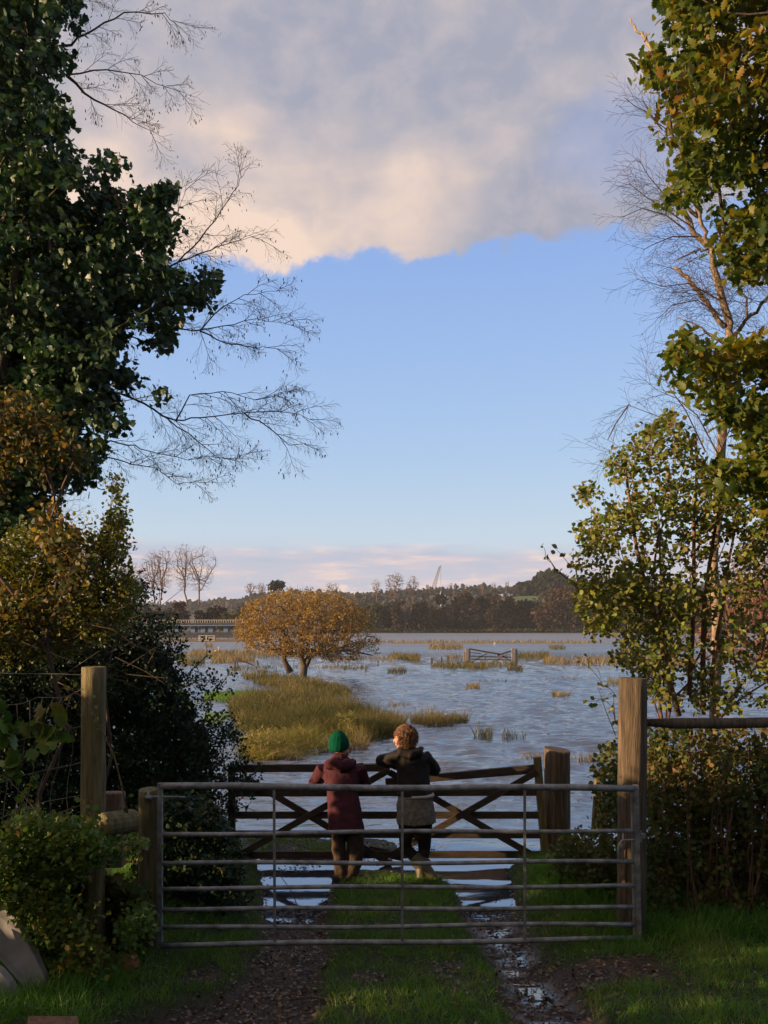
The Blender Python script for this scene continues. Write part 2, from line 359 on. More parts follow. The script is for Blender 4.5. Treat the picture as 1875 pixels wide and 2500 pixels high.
def mudmask(x, y):
    L, Rr, n, n2 = ruts(x, y)
    cross = sstep(0.45, 0.2, np.abs(y - 5.75 + n * 1.2)) * sstep(0.02, -0.1, n2 * 1.0 - 0.02) * sstep(-1.6, -1.2, x) * sstep(2.2, 1.8, x)
    cr2 = sstep(0.42, 0.2, np.abs(y - 5.55)) * sstep(0.9, 1.2, x) * sstep(2.3, 1.7, x)
    m = np.maximum(np.maximum(L, Rr), np.maximum(cross * 0.9, cr2))
    far = sstep(9.4, 9.6, y)
    m = np.maximum(m, far * sstep(-0.1, 0.08, n2 + 0.5 * n + 0.05))
    return np.clip(m, 0, 1)
MU = mudmask(GX, GY)
wetn = fbm(GX, GY, 6.0, 11)
WET = sstep(0.47, 0.56, wetn + 0.12 * np.exp(-((GX - 1.0 - 0.09 * np.sin(GY * 5)) / 0.11) ** 2)) * Rr * sstep(4.0, 4.4, GY) * np.clip(np.exp(-((GX - 1.0) / 0.17) ** 2) * 1.4, 0, 1)
GZ = GZ + MU * (fbm(GX, GY, 9, 21) - 0.5) * 0.05 * (1 - WET) + (1 - MU) * (fbm(GX, GY, 5, 8) - 0.5) * 0.03 * sstep(12, 10, GY)
nx, ny = len(gx), len(gy)
idx = np.arange(nx * ny).reshape(ny, nx)
quads = np.stack([idx[:-1, :-1], idx[:-1, 1:], idx[1:, 1:], idx[1:, :-1]], -1).reshape(-1, 4)
me = np_mesh('ground', np.stack([GX, GY, GZ], -1).reshape(-1, 3), quads)
for nm, arr in (('mud', MU), ('wet', WET)):
    at = me.attributes.new(nm, 'FLOAT', 'POINT'); at.data.foreach_set('value', arr.astype(np.float32).ravel())
m, g = new_mat('ground')
am = g.add('ShaderNodeAttribute', attribute_name='mud'); aw = g.add('ShaderNodeAttribute', attribute_name='wet')
tcn = g.add('ShaderNodeTexCoord'); v = tcn.outputs['Object']
n1 = g.noise(v, 14, 8, 0.65); n2 = g.noise(v, 55, 6, 0.6)
mudc = g.ramp(n1, [(0.3, (0.018, 0.011, 0.008)), (0.55, (0.045, 0.029, 0.02)), (0.75, (0.09, 0.06, 0.042))])
grc = g.ramp(n1, [(0.3, (0.012, 0.025, 0.006)), (0.7, (0.03, 0.055, 0.012))])
c = g.mix(am.outputs['Fac'], grc, mudc)
c = g.mix(aw.outputs['Fac'], c, (0.015, 0.014, 0.014, 1))
b = g.add('ShaderNodeBsdfPrincipled'); g.put(b, 'Base Color', c)
rr = g.math('SUBTRACT', 0.85, g.math('MULTIPLY', am.outputs['Fac'], g.math('MULTIPLY', g.ss(n2, 0.4, 0.6), 0.45)))
g.put(b, 'Roughness', g.math('MULTIPLY', rr, g.math('SUBTRACT', 1.0, g.math('MULTIPLY', aw.outputs['Fac'], 0.93)), clamp=True))
g.put(b, 'IOR', g.math('ADD', 1.4, g.math('MULTIPLY', aw.outputs['Fac'], 0.9)))
bn = g.add('ShaderNodeBump'); g.put(bn, 'Height', g.math('ADD', n2, n1)); bn.inputs['Distance'].default_value = 0.02
g.put(bn, 'Strength', g.math('MULTIPLY', g.math('SUBTRACT', 1.0, aw.outputs['Fac']), 0.9)); g.l.new(bn.outputs[0], b.inputs['Normal'])
out(g, b.outputs[0])
gr = link('ground', me, m, smooth=True); tag(gr, kind='structure')

# flood water: one sheet from the gateway to the far shore
m, g = new_mat('flood_water'); tcn = g.add('ShaderNodeTexCoord'); v = tcn.outputs['Object']
sp = g.add('ShaderNodeSeparateXYZ'); g.put(sp, '0', v); yy = sp.outputs[1]
calm = g.ss(yy, 8.6, 13.5)
w1 = g.noise(v, 3.0, 3, 0.55, 0.4, sc=(0.5, 1.0, 1)); w2 = g.noise(v, 4.2, 5, 0.6, 0.5, sc=(0.5, 1.0, 1), loc=(3, 1, 0)); w3 = g.noise(v, 0.22, 3, 0.5, sc=(0.6, 1, 1))
gust = g.ss(w3, 0.3, 0.62)
hgt = g.math('ADD', g.math('MULTIPLY', w1, 1.0), g.math('MULTIPLY', w2, 0.42))
bn = g.add('ShaderNodeBump'); g.put(bn, 'Height', hgt); bn.inputs['Distance'].default_value = 0.10
g.put(bn, 'Strength', g.math('MULTIPLY', g.math('ADD', 0.018, g.math('MULTIPLY', calm, 0.99)), g.math('MULTIPLY', g.math('ADD', 1.0, g.math('MULTIPLY', g.ss(yy, 60, 130), 0.9)), g.math('ADD', 0.45, g.math('MULTIPLY', gust, 0.55)))))
b = g.add('ShaderNodeBsdfPrincipled'); b.inputs['Base Color'].default_value = (0.03, 0.04, 0.065, 1); g.put(b, 'Roughness', g.math('ADD', 0.05, g.math('MULTIPLY', g.ss(yy, 60, 135), 0.42))); g.put(b, 'IOR', g.math('SUBTRACT', 5.0, g.math('MULTIPLY', calm, 1.6)))
g.l.new(bn.outputs[0], b.inputs['Normal']); out(g, b.outputs[0])
wy = axis(4, 7, 30, 2300, 0.25, 1.1)
wr = np.random.default_rng(5)
rows = list(np.arange(6.9, 24, .085)); 
while rows[-1] < 130: rows.append(rows[-1] * 1.0042)
rows = np.array(rows); us = np.linspace(-.60, .60, 420)
WX = us[None, :] * np.maximum(rows[:, None], 12.0); WYY = np.repeat(rows[:, None], len(us), 1); H_ = np.zeros_like(WX)
for i in range(46):
    lam = wr.uniform(.30, .85) if i < 34 else wr.uniform(.20, .32); an = wr.normal() * .38; kx, ky = math.sin(an) * 2 * math.pi / lam, math.cos(an) * 2 * math.pi / lam
    # short waves fade out where the sheet is too coarse to carry them
    fade = np.clip(2.2 - WYY / (lam * 50), 0, 1); wob = .6 * vnoise(WX, WYY, .35, i)
    H_ += fade * lam * .0072 * np.sin(kx * WX + ky * WYY + wr.uniform(0, 6.28) + wob * 3)
H_ = np.where(H_ > 0, H_ * 1.25, H_ * .85)
ampl = (.012 + .16 * sstep(.2, .9, WX) * sstep(7.6, 8.8, WYY) + .83 * sstep(9.0, 14, WYY + .5 * np.clip(WX, -3, 3))) * (.35 + .9 * fbm(WX, WYY, .09, 44)) * sstep(.60, .56, np.abs(us))[None, :] * sstep(130, 105, WYY)
WZ = H_ * ampl; nr, nc = WX.shape; ix = np.arange(nr * nc).reshape(nr, nc)
wq = np.stack([ix[:-1, :-1], ix[:-1, 1:], ix[1:, 1:], ix[1:, :-1]], -1).reshape(-1, 4)
V = np.stack([WX, WYY, WZ], -1).reshape(-1, 3); nb = len(V)
bl0, br0, bl1, br1 = ix[0, 0], ix[0, -1], ix[-1, 0], ix[-1, -1]
V = np.vstack([V, [(-1500, 6.9, 0), (1500, 6.9, 0), (-1500, 130, 0), (1500, 130, 0), (-1500, 1500, 0), (1500, 1500, 0)]])
me = bpy.data.meshes.new('flood_water')
left = [int(q) for q in ix[:, 0]]; right = [int(q) for q in ix[:, -1]]; top = [int(q) for q in ix[-1, :]]
fl_ = [tuple(int(q) for q in f) for f in wq] + [tuple([nb + 0] + left + [nb + 2])] + [tuple([nb + 3] + right[::-1] + [nb + 1])] + [tuple([nb + 2] + top + [nb + 3, nb + 5, nb + 4])]
me.from_pydata([tuple(v_) for v_ in V], [], fl_); me.update()
wat = link('flood_water', me, m, smooth=True); tag(wat, kind='structure')

# ------------------------------------------------------------------ leaves
def leaf_shape(ws, fold=0.25, curl=0.12):
    """half widths along the midrib (length 1) -> template verts and quads"""
    k = len(ws); V = []; 
    for i, wv in enumerate(ws):
        t = i / (k - 1); z = -curl * t * t
        V += [(0, t, z), (-wv, t - 0.05 * (wv > 0.2), z + fold * wv), (wv, t - 0.05 * (wv > 0.2), z + fold * wv)]
    Fq = []
    for i in range(k - 1):
        a = i * 3; b = a + 3; Fq += [(a, b, b + 1, a + 1), (a, a + 2, b + 2, b)]
    return np.array(V, float), np.array(Fq, int)
OVAL = leaf_shape([0.03, 0.26, 0.30, 0.02]); OVAL2 = leaf_shape([0.04, 0.30, 0.36, 0.28, 0.02])
IVY = leaf_shape([0.02, 0.48, 0.30, 0.42, 0.20, 0.02], 0.15); ROUND = leaf_shape([0.05, 0.36, 0.46, 0.44, 0.30, 0.05], 0.15)
OAKL = leaf_shape([0.02, 0.10, 0.24, 0.15, 0.34, 0.20, 0.36, 0.18, 0.20, 0.03], 0.2, 0.2)
NARROW = leaf_shape([0.02, 0.15, 0.13, 0.01], 0.3, 0.2); QUADL = leaf_shape([0.25, 0.45, 0.2], 0.2)
MAPLE = leaf_shape([0.04, 0.42, 0.26, 0.50, 0.24, 0.30, 0.02], 0.15)
BLADE = leaf_shape([0.020, 0.018, 0.012, 0.002], 0.3, 0.0)
def scatter(name, pos, size, shape, mat, parent=None, dirs=None, droop=0.0, upbias=0.4, bend=0.0, wide=1.0):
    pos = np.asarray(pos, float); N = len(pos); V, Fq = shape
    if dirs is None: dirs = rng.normal(size=(N, 3)); dirs[:, 2] -= droop
    d = dirs / (np.linalg.norm(dirs, axis=1, keepdims=True) + 1e-9)
    nrm = rng.normal(size=(N, 3)); nrm[:, 2] += upbias * 2
    nrm -= (nrm * d).sum(1, keepdims=True) * d; nrm /= (np.linalg.norm(nrm, axis=1, keepdims=True) + 1e-9)
    xx = np.cross(d, nrm); size = np.broadcast_to(np.asarray(size, float), (N,))
    wd = np.broadcast_to(np.asarray(wide, float), (N,))
    O = pos[:, None, :] + size[:, None, None] * (xx[:, None, :] * V[None, :, 0:1] * wd[:, None, None] + d[:, None, :] * V[None, :, 1:2] + nrm[:, None, :] * V[None, :, 2:3])
    if bend:
        t = V[:, 1]; bd = rng.normal(size=(N, 3)) * bend; bd[:, 2] = -np.abs(bd[:, 2]) * 0.5
        O += (t * t)[None, :, None] * bd[:, None, :] * size[:, None, None]
    k = len(V); FF = (Fq[None] + (np.arange(N) * k)[:, None, None]).reshape(-1, 4)
    return link(name, np_mesh(name, O.reshape(-1, 3), FF), mat, parent, smooth=False)
def in_poly(px, py, poly):
    inside = np.zeros(len(px), bool); n = len(poly); j = n - 1
    for i in range(n):
        xi, yi = poly[i]; xj, yj = poly[j]
        if yi != yj:
            c = ((yi > py) != (yj > py)) & (px < (xj - xi) * (py - yi) / (yj - yi) + xi); inside ^= c
        j = i
    return inside
def poly_pts(poly, N, Y0, Y1, ymode='uniform'):
    """random points of a volume whose outline matches poly (photo pixels), between the depths Y0 and Y1"""
    p = np.array(poly, float); lo = p.min(0); hi = p.max(0); res = np.zeros((0, 2))
    while len(res) < N:
        q = rng.uniform(lo, hi, (N * 2, 2)); res = np.vstack([res, q[in_poly(q[:, 0], q[:, 1], poly)]])
    res = res[:N]; Yd = rng.uniform(Y0, Y1, N)
    return np.stack([(res[:, 0] - CX) * Yd / F, Yd, CZ - (res[:, 1] - HY) * Yd / F], 1)
def clumped(cent, per, rad, flat=1.0):
    n = len(cent); o = rng.normal(size=(n, per, 3)); o /= np.linalg.norm(o, axis=2, keepdims=True)
    o *= (rng.uniform(0, 1, (n, per, 1)) ** 0.5) * np.asarray(rad).reshape(-1, 1, 1); o[..., 2] *= flat
    return (cent[:, None, :] + o).reshape(-1, 3)

# ------------------------------------------------------------------ branching
def grow(pts, trunk, r_tip, r_base, name, mat, parent, bf=0.35, sides=5, jit=0.06, expo=0.5, sub=2, sag=0.0, limbs=(), lpl=0.25):
    """trunk: list of points (base first). Every point is joined to the nearest branch; radii grow with what they carry"""
    nodes = [np.array(p, float) for p in trunk]; par = [-1] + list(range(len(trunk) - 1)); pl = [0.0]
    for i in range(1, len(trunk)): pl.append(pl[-1] + np.linalg.norm(nodes[i] - nodes[i - 1]))
    pts = np.asarray(pts, float); base = nodes[0]
    for Lm in limbs:
        Lm = [np.array(q, float) for q in Lm]; dd = [np.linalg.norm(q - Lm[0]) for q in nodes]; j = int(np.argmin(dd)); par.append(j); nodes.append(Lm[0]); pl.append(pl[j] * lpl)
        for q in Lm[1:]: par.append(len(nodes) - 1); pl.append(pl[-1] + lpl * np.linalg.norm(q - nodes[-1])); nodes.append(q)
    dist = np.min(np.stack([np.linalg.norm(pts - t, axis=1) for t in nodes]), 0)
    A = np.zeros((len(nodes) + len(pts), 3)); A[:len(nodes)] = nodes; PL = np.zeros(len(A)); PL[:len(nodes)] = pl
    n = len(nodes); skip = 1 if len(trunk) > 2 else 0
    for i in np.argsort(dist):
        p = pts[i]; dd = np.linalg.norm(A[skip:n] - p, axis=1); cst = dd + bf * PL[skip:n]
        j = int(np.argmin(cst)) + skip; A[n] = p; PL[n] = PL[j] + dd[j - skip]; par.append(j); n += 1
    cnt = np.ones(n)
    for i in range(n - 1, 0, -1):
        if par[i] >= 0: cnt[par[i]] += cnt[i]
    kids = [[] for _ in range(n)]
    for i in range(1, n):
        if par[i] >= 0: kids[par[i]].append(i)
    rad = np.minimum(r_tip * cnt ** expo, r_base)
    mb = MB(); stack = [(0, None)]
    while stack:
        st, pr = stack.pop(); chain = [] if pr is None else [pr]
        c_ = st
        while True:
            chain.append(c_); ks = kids[c_]
            if not ks: break
            ks = sorted(ks, key=lambda q: -cnt[q])
            for q in ks[1:]: stack.append((q, c_))
            c_ = ks[0]
        pp = [A[q].copy() for q in chain]; rr = [rad[q] for q in chain]
        if pr is not None: rr[0] = rr[1]
        rr[-1] = min(rr[-1], r_tip)
        # smooth
        P2, R2 = [], []
        for q in range(len(pp) - 1):
            p0 = pp[max(q - 1, 0)]; p1 = pp[q]; p2 = pp[q + 1]; p3 = pp[min(q + 2, len(pp) - 1)]; L = np.linalg.norm(p2 - p1)
            for s_ in range(sub):
                t = s_ / sub
                x = 0.5 * ((2 * p1) + (-p0 + p2) * t + (2 * p0 - 5 * p1 + 4 * p2 - p3) * t * t + (-p0 + 3 * p1 - 3 * p2 + p3) * t ** 3)
                if s_: x = x + rng.normal(size=3) * jit * L; x[2] -= sag * L * 4 * t * (1 - t)
                P2.append(x); R2.append(rr[q] * (1 - t) + rr[q + 1] * t)
        P2.append(pp[-1]); R2.append(rr[-1] * 0.6)
        mb.tube(P2, R2, sides if max(R2) > r_tip * 4 else 3, cap=False)
    return mb.build(name, mat, parent, smooth=True), A, cnt
def V3(l, Y=None): return [np.array(P(a, b, y)) for a, b, y in l]

# ================================================================== GATES, POSTS, FENCES
def A6(x, y, Y=8.75):                       # person crop -> photo pixel -> world
    return P(740 + x / 4.608, 1750 + y / 4.608, Y)
# ---- galvanised field gate
GL, GR = 6.0, 6.38                           # depth of the left and right end
def gp(px, py, dy=0.0):
    """point on the gate's plane seen at photo pixel px, py"""
    # plane through (xl, GL) and (xr, GR)
    xl = (390 - CX) * GL / F; xr = (1557 - CX) * GR / F; k = (GR - GL) / (xr - xl)
    u = (px - CX) / F; Yg = (GL - k * xl) / (1 - k * u)
    return P(px, py, Yg + dy)
fg = empty('field_gate', gp(392, 2330), 'galvanised tubular metal field gate with seven rails across the muddy track', 'gate')
rails = [(1920, 1925, .026), (2036, 2027, .017), (2108, 2104, .017), (2169, 2163, .017), (2220, 2216, .017), (2266, 2256, .017), (2308, 2292, .020)]
for a, b_, r_ in rails:
    pts = [gp(392 + (1548 - 392) * t, a + (b_ - a) * t + 2.2 * math.sin(t * 9 + a)) for t in np.linspace(0, 1, 14)]
    MB().tube(pts, r_, 12).build('rail', M['galv'], fg, smooth=True)
MB().beam(gp(391, 1911), gp(391, 2302), .036, .036).build('end_frame', M['galv'], fg, bevel=.004)
MB().beam(gp(1552, 1916), gp(1559, 2298), .040, .040).build('end_frame', M['galv'], fg, bevel=.004)
MB().beam(gp(1543, 1932), gp(1549, 2292), .020, .020).build('inner_frame', M['galv'], fg)
for px in (669, 982, 1281):
    mb = MB(); mb.beam(gp(px, 1926, -.012), gp(px + (2 if px < 900 else 0), 2298, -.012), .020, .008)
    mb.build('upright', M['galv'], fg)
mb = MB(); mb.tube([gp(358, 1945, -.01), gp(452, 1946, -.01)], .008, 8); mb.tube([gp(362, 1930, -.01), gp(362, 1958, -.01)], .009, 8)
mb.box(gp(363, 1947, -.01), (.05, .03, .03)); mb.build('spring_latch', M['galv'], fg, smooth=True)
mb = MB(); mb.tube([gp(1521, 2033, -.02), gp(1521, 2100, -.02)], .007, 8)
mb.tube([gp(1546, 2050, -.02), gp(1520, 2051, -.03), gp(1511, 2062, -.05), gp(1508, 2080, -.05), gp(1513, 2086, -.05)], .008, 8); mb.build('latch_handle', M['galv'], fg, smooth=True)
mb = MB(); mb.box(gp(1563, 2040, .02), (.07, .05, .03)); mb.tube([gp(1563, 2028, .02), gp(1563, 2056, .02)], .012, 8); mb.build('hinge', M['galv'], fg)

def round_post(name, pxl, pxr, ytop, ybot, Y, mat, label, cat='post', group=None, lean=0.0, seed=0, sides=24, rough=.012, parent=None, top_tilt=0.02):
    a = P((pxl + pxr) / 2, ytop, Y); z1 = min(CZ - (ybot - HY) * Y / F, float(ground_h(a.x, Y))) - .1
    r_ = (pxr - pxl) / 2 * Y / F; mb = MB(); nz = 22; b0 = 0; rr = np.random.default_rng(seed)
    ph = rr.uniform(0, 6, 4)
    for i in range(nz + 1):
        t = i / nz; z = a.z + (z1 - a.z) * t
        for k in range(sides):
            an = 2 * math.pi * k / sides
            rad = r_ * (1 + .03 * math.sin(3 * an + ph[0] + t) + .02 * math.sin(7 * an + ph[1] + 2 * t) + rr.normal() * .006) * (1 + .03 * t)
            zz = z + (math.cos(an + ph[2]) * top_tilt * r_ * 5 if i == 0 else 0)
            mb.v.append(Vector((a.x + lean * t + rad * math.cos(an), Y + rad * math.sin(an), zz)))
    for i in range(nz):
        for k in range(sides): mb.f.append((i * sides + k, (i + 1) * sides + k, (i + 1) * sides + (k + 1) % sides, i * sides + (k + 1) % sides))
    mb.f.append(tuple(range(sides)))
    o = mb.build(name, mat, parent, smooth=False)
    o.data.polygons.foreach_set('use_smooth', [True] * (nz * sides) + [False])
    return tag(o, label, cat, group) if label else o
round_post('latch_post', 339, 385, 1927, 2300, 6.05, M['post_wood'], 'short mossy round post at the left end of the metal gate', seed=2)
# ---- wire fence on the left
wf = empty('wire_fence', P(230, 2330, 5.6), 'stock wire fence with bulging netting hung on a tall pale timber post', 'fence')
round_post('post', 201, 258, 1628, 2300, 5.6, M['post_wood'], None, seed=1, parent=wf, lean=-.01, top_tilt=0.0)
Fz = lambda x, y, dy=0.0: P(x / 3.686, 1600 + y / 3.686, 5.55 + dy)
wires = [[(-300, 150), (180, 165), (560, 168), (750, 178), (945, 180)], [(-300, 470), (0, 455), (200, 435), (340, 378), (560, 382), (640, 355), (745, 300), (945, 300)],
         [(-300, 850), (100, 780), (250, 745), (450, 705), (640, 660), (740, 635), (930, 630)], [(-300, 1200), (0, 1145), (180, 1085), (400, 1035), (640, 990), (740, 958), (930, 940)],
         [(-300, 1520), (0, 1470), (150, 1400), (240, 1365), (450, 1308), (600, 1282), (740, 1258), (930, 1235)]]
vert = [[(150, 440), (158, 560), (155, 690), (100, 780), (90, 920), (75, 1120), (45, 1300), (20, 1520), (10, 1700)], [(268, 410), (268, 600), (220, 760), (205, 940), (185, 1100), (165, 1200), (140, 1400), (110, 1560), (100, 1700)],
        [(382, 380), (355, 520), (330, 700), (310, 850), (298, 1050), (255, 1250), (235, 1360), (258, 1450), (235, 1590)], [(485, 378), (420, 500), (430, 680), (452, 830), (410, 1030), (345, 1220), (310, 1400), (330, 1560), (300, 1700)],
        [(560, 380), (495, 500), (490, 620), (525, 700), (540, 880), (520, 1020), (470, 1140), (450, 1310), (455, 1430), (490, 1550)], [(640, 360), (592, 500), (600, 590), (650, 700), (655, 870), (635, 990), (612, 1110), (600, 1280), (610, 1400), (615, 1560)]]
vert += [[(x - 420, y + 30) for x, y in vert[1]], [(x - 330, y + 30) for x, y in vert[2]]]
for L in wires: MB().tube([Fz(x, y, .03 * math.sin(x * .01 + y)) for x, y in L], .0022, 5).build('wire', M['wire'], wf, smooth=True)
mb = MB()
for L in vert: mb.tube([Fz(x, y, .03 * math.sin(y * .008 + x * .02)) for x, y in L], .0027, 5)
mb.build('netting', M['wire'], wf, smooth=True)
o = MB().beam(Fz(1010, 1228, .25), Fz(1012, 1900, .25), .13 * 1.3, .09).build('fence_stake', M['stake_wood'], bevel=.012); tag(o, 'short weathered pinkish stake close behind the tall pale post', 'stake')
mb = MB().tube([Fz(905, 1530, -.12), Fz(1190, 1490, .15)], .083, 16); o = mb.build('cut_log', M['post_wood'], smooth=False, bevel=.006); tag(o, 'stub of round timber wedged beside the tall pale post', 'log')

# ---- rail fence on the right
rf = empty('rail_fence', P(1545, 2280, 6.6), 'tall weathered round gatepost with one round rail running off right', 'fence')
round_post('post', 1512, 1579, 1655, 2300, 6.6, M['grey_wood'], None, seed=5, parent=rf, lean=-.01, top_tilt=0.01)
pts = [P(1574, 1764, 6.65), P(1650, 1766, 6.75), P(1760, 1766, 6.9), P(1880, 1764, 7.0), P(2200, 1760, 7.4)]
MB().tube(pts, [.030, .045, .046, .045, .045], 14).build('rail', M['grey_wood'], rf, smooth=True)

# ---- wooden gate with a broken top rail
WY = 9.36
def wp(px, py, dy=0.0): return P(px, py, WY + dy)
wg = empty('wooden_gate', wp(1325, 2118), 'brown five-barred wooden gate with crossed braces and a broken top rail', 'gate')
def bar(name, a, b_, wd, th=.03, dy=0.0, taper=1.0, parent=wg, mat='gate_wood'):
    return MB().beam(wp(*a, dy), wp(*b_, dy), wd, th, taper=taper).build(name, M[mat], parent, bevel=.004)
bar('top_rail', (562, 1876), (952, 1874), .085, .06)
bar('broken_rail', (941, 1909), (1318, 1876), .075, .06, -.004, 1.35)
for y1, y2 in ((1936, 1934), (1990, 1990), (2036, 2038), (2087, 2086)): bar('rail', (566, y1), (1328, y2), .082, .03)
for a, b_ in (((600, 1900), (955, 2110)), ((590, 2085), (950, 1880))): bar('brace', a, b_, .075, .022, -.027 if a[1] < 2000 else -.050)
for a, b_ in (((950, 1885), (1318, 2098)), ((960, 2085), (1312, 1884))): bar('brace', a, b_, .075, .022, -.027 if a[1] < 2000 else -.050)
bar('knee_board', (900, 2075), (985, 2092), .10, .022, .027)
bar('hinge_stile', (1311, 1848), (1334, 2122), .085, .075, 0.0, 1.05, mat='post_wood')  # paler wood than the rails stands in for sun on the stile
bar('latch_stile', (566, 1868), (566, 2110), .08, .06)
round_post('hanging_post', 1330, 1392, 1829, 2120, 9.45, M['grey_wood'], 'thick round hanging post with a flat sawn top beside the wooden gate', seed=9, rough=.02, top_tilt=.03)
o = MB().beam(P(1462, 1884, 8.9), P(1452, 2040, 8.9), .075, .075).build('leaning_stake', M['post_wood'], bevel=.01); tag(o, 'thin sunlit stake standing in the brambles behind the metal gate', 'stake')
o = MB().beam(P(1476, 1915, 9.1), P(1470, 2060, 9.1), .06, .06).build('leaning_stake', M['grey_wood'], bevel=.01); tag(o, 'darker shorter stake just right of the thin sunlit stake', 'stake')

# ================================================================== PEOPLE
def cloth_mat(name, c, var=.35, scale=18, rough=.85):
    return mat_noise(name, [tuple(v * (1 - var) for v in c), c, tuple(v * (1 + var) for v in c)], scale, rough=rough, bump=.5, bdist=.006, spec=.2)
skin = mat_noise('skin', [(0.42, 0.22, 0.15), (0.52, 0.30, 0.21)], 12, rough=.55, bump=0)
mplum = cloth_mat('plum_jacket', (0.070, 0.021, 0.031), .2, 10); mgreen = mat_noise('green_knit', [(0.0, 0.045, 0.027), (0.003, 0.10, 0.055)], 40, (1, 1, .2), .95, .8, .006, spec=.1)
mtrous = cloth_mat('brown_trousers', (0.06, 0.042, 0.032), .25); mblack = cloth_mat('black_jacket', (0.014, 0.012, 0.012), .25, 10, .7)
mknit = mat_noise('grey_knit', [(0.09, 0.08, 0.065), (0.17, 0.15, 0.125), (0.24, 0.21, 0.18)], 30, rough=.95, bump=.9, bdist=.01)
mleg = cloth_mat('black_leggings', (0.02, 0.016, 0.016)); mboot = mat_noise('green_rubber', [(0.05, 0.045, 0.02), (0.085, 0.075, 0.035)], 8, rough=.5, bump=.1)
mhair = mat_noise('brown_hair', [(0.08, 0.038, 0.018), (0.20, 0.10, 0.05), (0.34, 0.19, 0.10)], 30, rough=.6, bump=.5); mshirt = cloth_mat('pale_shirt', (0.45, 0.42, 0.40), .1)
mglass = mat_noise('spectacle_frame', [(0.01, 0.01, 0.01), (0.02, 0.02, 0.02)], 5, rough=.3, bump=0)
def hand(mb, wrist, fwd, up, s=1.0, side=1):
    """palm, four unequal bent fingers and a thumb that leaves the side of the palm"""
    wrist, fwd, up = Vector(wrist), Vector(fwd).normalized(), Vector(up).normalized(); lat = fwd.cross(up).normalized() * side
    mb.tube([wrist - fwd * .02, wrist + fwd * .02 * s, wrist + fwd * .055 * s, wrist + fwd * .085 * s], [.024 * s, .027 * s, .033 * s, .028 * s], 10)
    for k, (o_, L) in enumerate(((-.026, .060), (-.009, .070), (.009, .066), (.026, .052))):
        p0 = wrist + fwd * .075 * s + lat * o_ * s; p1 = p0 + fwd * L * .45 * s - up * .004
        p2 = p1 + (fwd * .7 - up * .7) * L * .35 * s; p3 = p2 + (fwd * .2 - up) * L * .28 * s
        mb.tube([p0, p1, p2, p3], [.0095 * s, .009 * s, .0085 * s, .007 * s], 8)
    p0 = wrist + fwd * .02 * s - lat * .022 * s
    mb.tube([p0, p0 + (fwd * .6 - lat * .7) * .035 * s, p0 + (fwd - lat * .55) * .062 * s - up * .01], [.012 * s, .010 * s, .008 * s], 8)
def head(mb, c, face, s=1.0, tilt=None):
    """skull, jaw, nose, lips, ears, neck root; face = direction the face looks"""
    c = Vector(c); f = Vector(face).normalized(); u = (Vector(tilt) if tilt else Vector((0, 0, 1))); u = (u - f * u.dot(f)).normalized(); l = u.cross(f)
    m = Matrix((l, f, u)).transposed()
    mb.ball(c + (u * .02 - f * .01) * s, (.073 * s, .092 * s, .098 * s), 18, 12, m)
    mb.ball(c + (-u * .035 + f * .018) * s, (.058 * s, .072 * s, .078 * s), 16, 10, m)
    mb.ball(c + (-u * .092 + f * .055) * s, (.026 * s, .024 * s, .022 * s), 10, 8, m)                       # chin
    mb.tube([c + (u * .012 + f * .082) * s, c + (-u * .018 + f * .104) * s, c + (-u * .034 + f * .100) * s], [.008 * s, .014 * s, .012 * s], 8)   # nose
    mb.ball(c + (u * .028 + f * .074) * s, (.050 * s, .016 * s, .010 * s), 12, 8, m)                         # brow
    mb.ball(c + (-u * .056 + f * .086) * s, (.024 * s, .010 * s, .006 * s), 10, 6, m); mb.ball(c + (-u * .066 + f * .083) * s, (.021 * s, .010 * s, .006 * s), 10, 6, m)
    for q in (-1, 1):
        mb.ball(c + (l * q * .030 + u * .008 + f * .066) * s, (.014 * s, .014 * s, .011 * s), 8, 6, m)
        mb.ball(c + (l * q * .040 - u * .025 + f * .055) * s, (.024 * s, .024 * s, .026 * s), 8, 6, m)         # cheeks
        mb.ball(c + (l * q * .074 - u * .008 - f * .005) * s, (.009 * s, .020 * s, .032 * s), 8, 8, m)         # ears
    return m

def person(base, label):
    return empty('person', base, label, 'person', None)
# ---- left person: plum parka, green knitted hat, leans on the gate with both arms
YA = 8.86
pa = person(P(860, 2152, 8.62), 'person in green knitted hat and long plum jacket leaning on the wooden gate')
hA = A6(437, 350, YA - .0); fA = Vector((0.95, 0.20, -.22)); tA = Vector((-.26, -.05, 1))
b_ = MB(); head(b_, hA, fA, 1.0, tA)
nk = A6(425, 470, YA - .03); ch = A6(430, 640, YA); wa = A6(455, 900, YA - .05); hp = A6(475, 1130, YA - .12)
b_.tube([hA + Vector((0, 0, -.05)), nk, ch + Vector((0, 0, .08))], [.052, .054, .07], 12)
b_.loft([(A6(475, 1230, YA - .13), .13, .095), (hp, .165, .12), (wa, .13, .10), (ch, .155, .105), (A6(420, 560, YA), .17, .09), (A6(425, 500, YA), .08, .06)])
for s_, hip, kn, an, toe in ((-1, (400, 1180), (400, 1560), (420, 1830), (395, 1878)), (1, (560, 1180), (575, 1560), (520, 1830), (505, 1882))):
    b_.tube([A6(*hip, YA - .12), A6(*kn, YA - .13), A6(*an, 8.66), A6(an[0], an[1] + 30, 8.64)], [.070, .052, .038, .042], 12)
    f0 = A6(toe[0], toe[1], 8.6); f0.z = .04; b_.tube([f0, f0 + Vector((s_ * .02, .10, .0)), f0 + Vector((s_ * .04, .21, -.01))], [.036, .042, .03], 10)
armsA = []
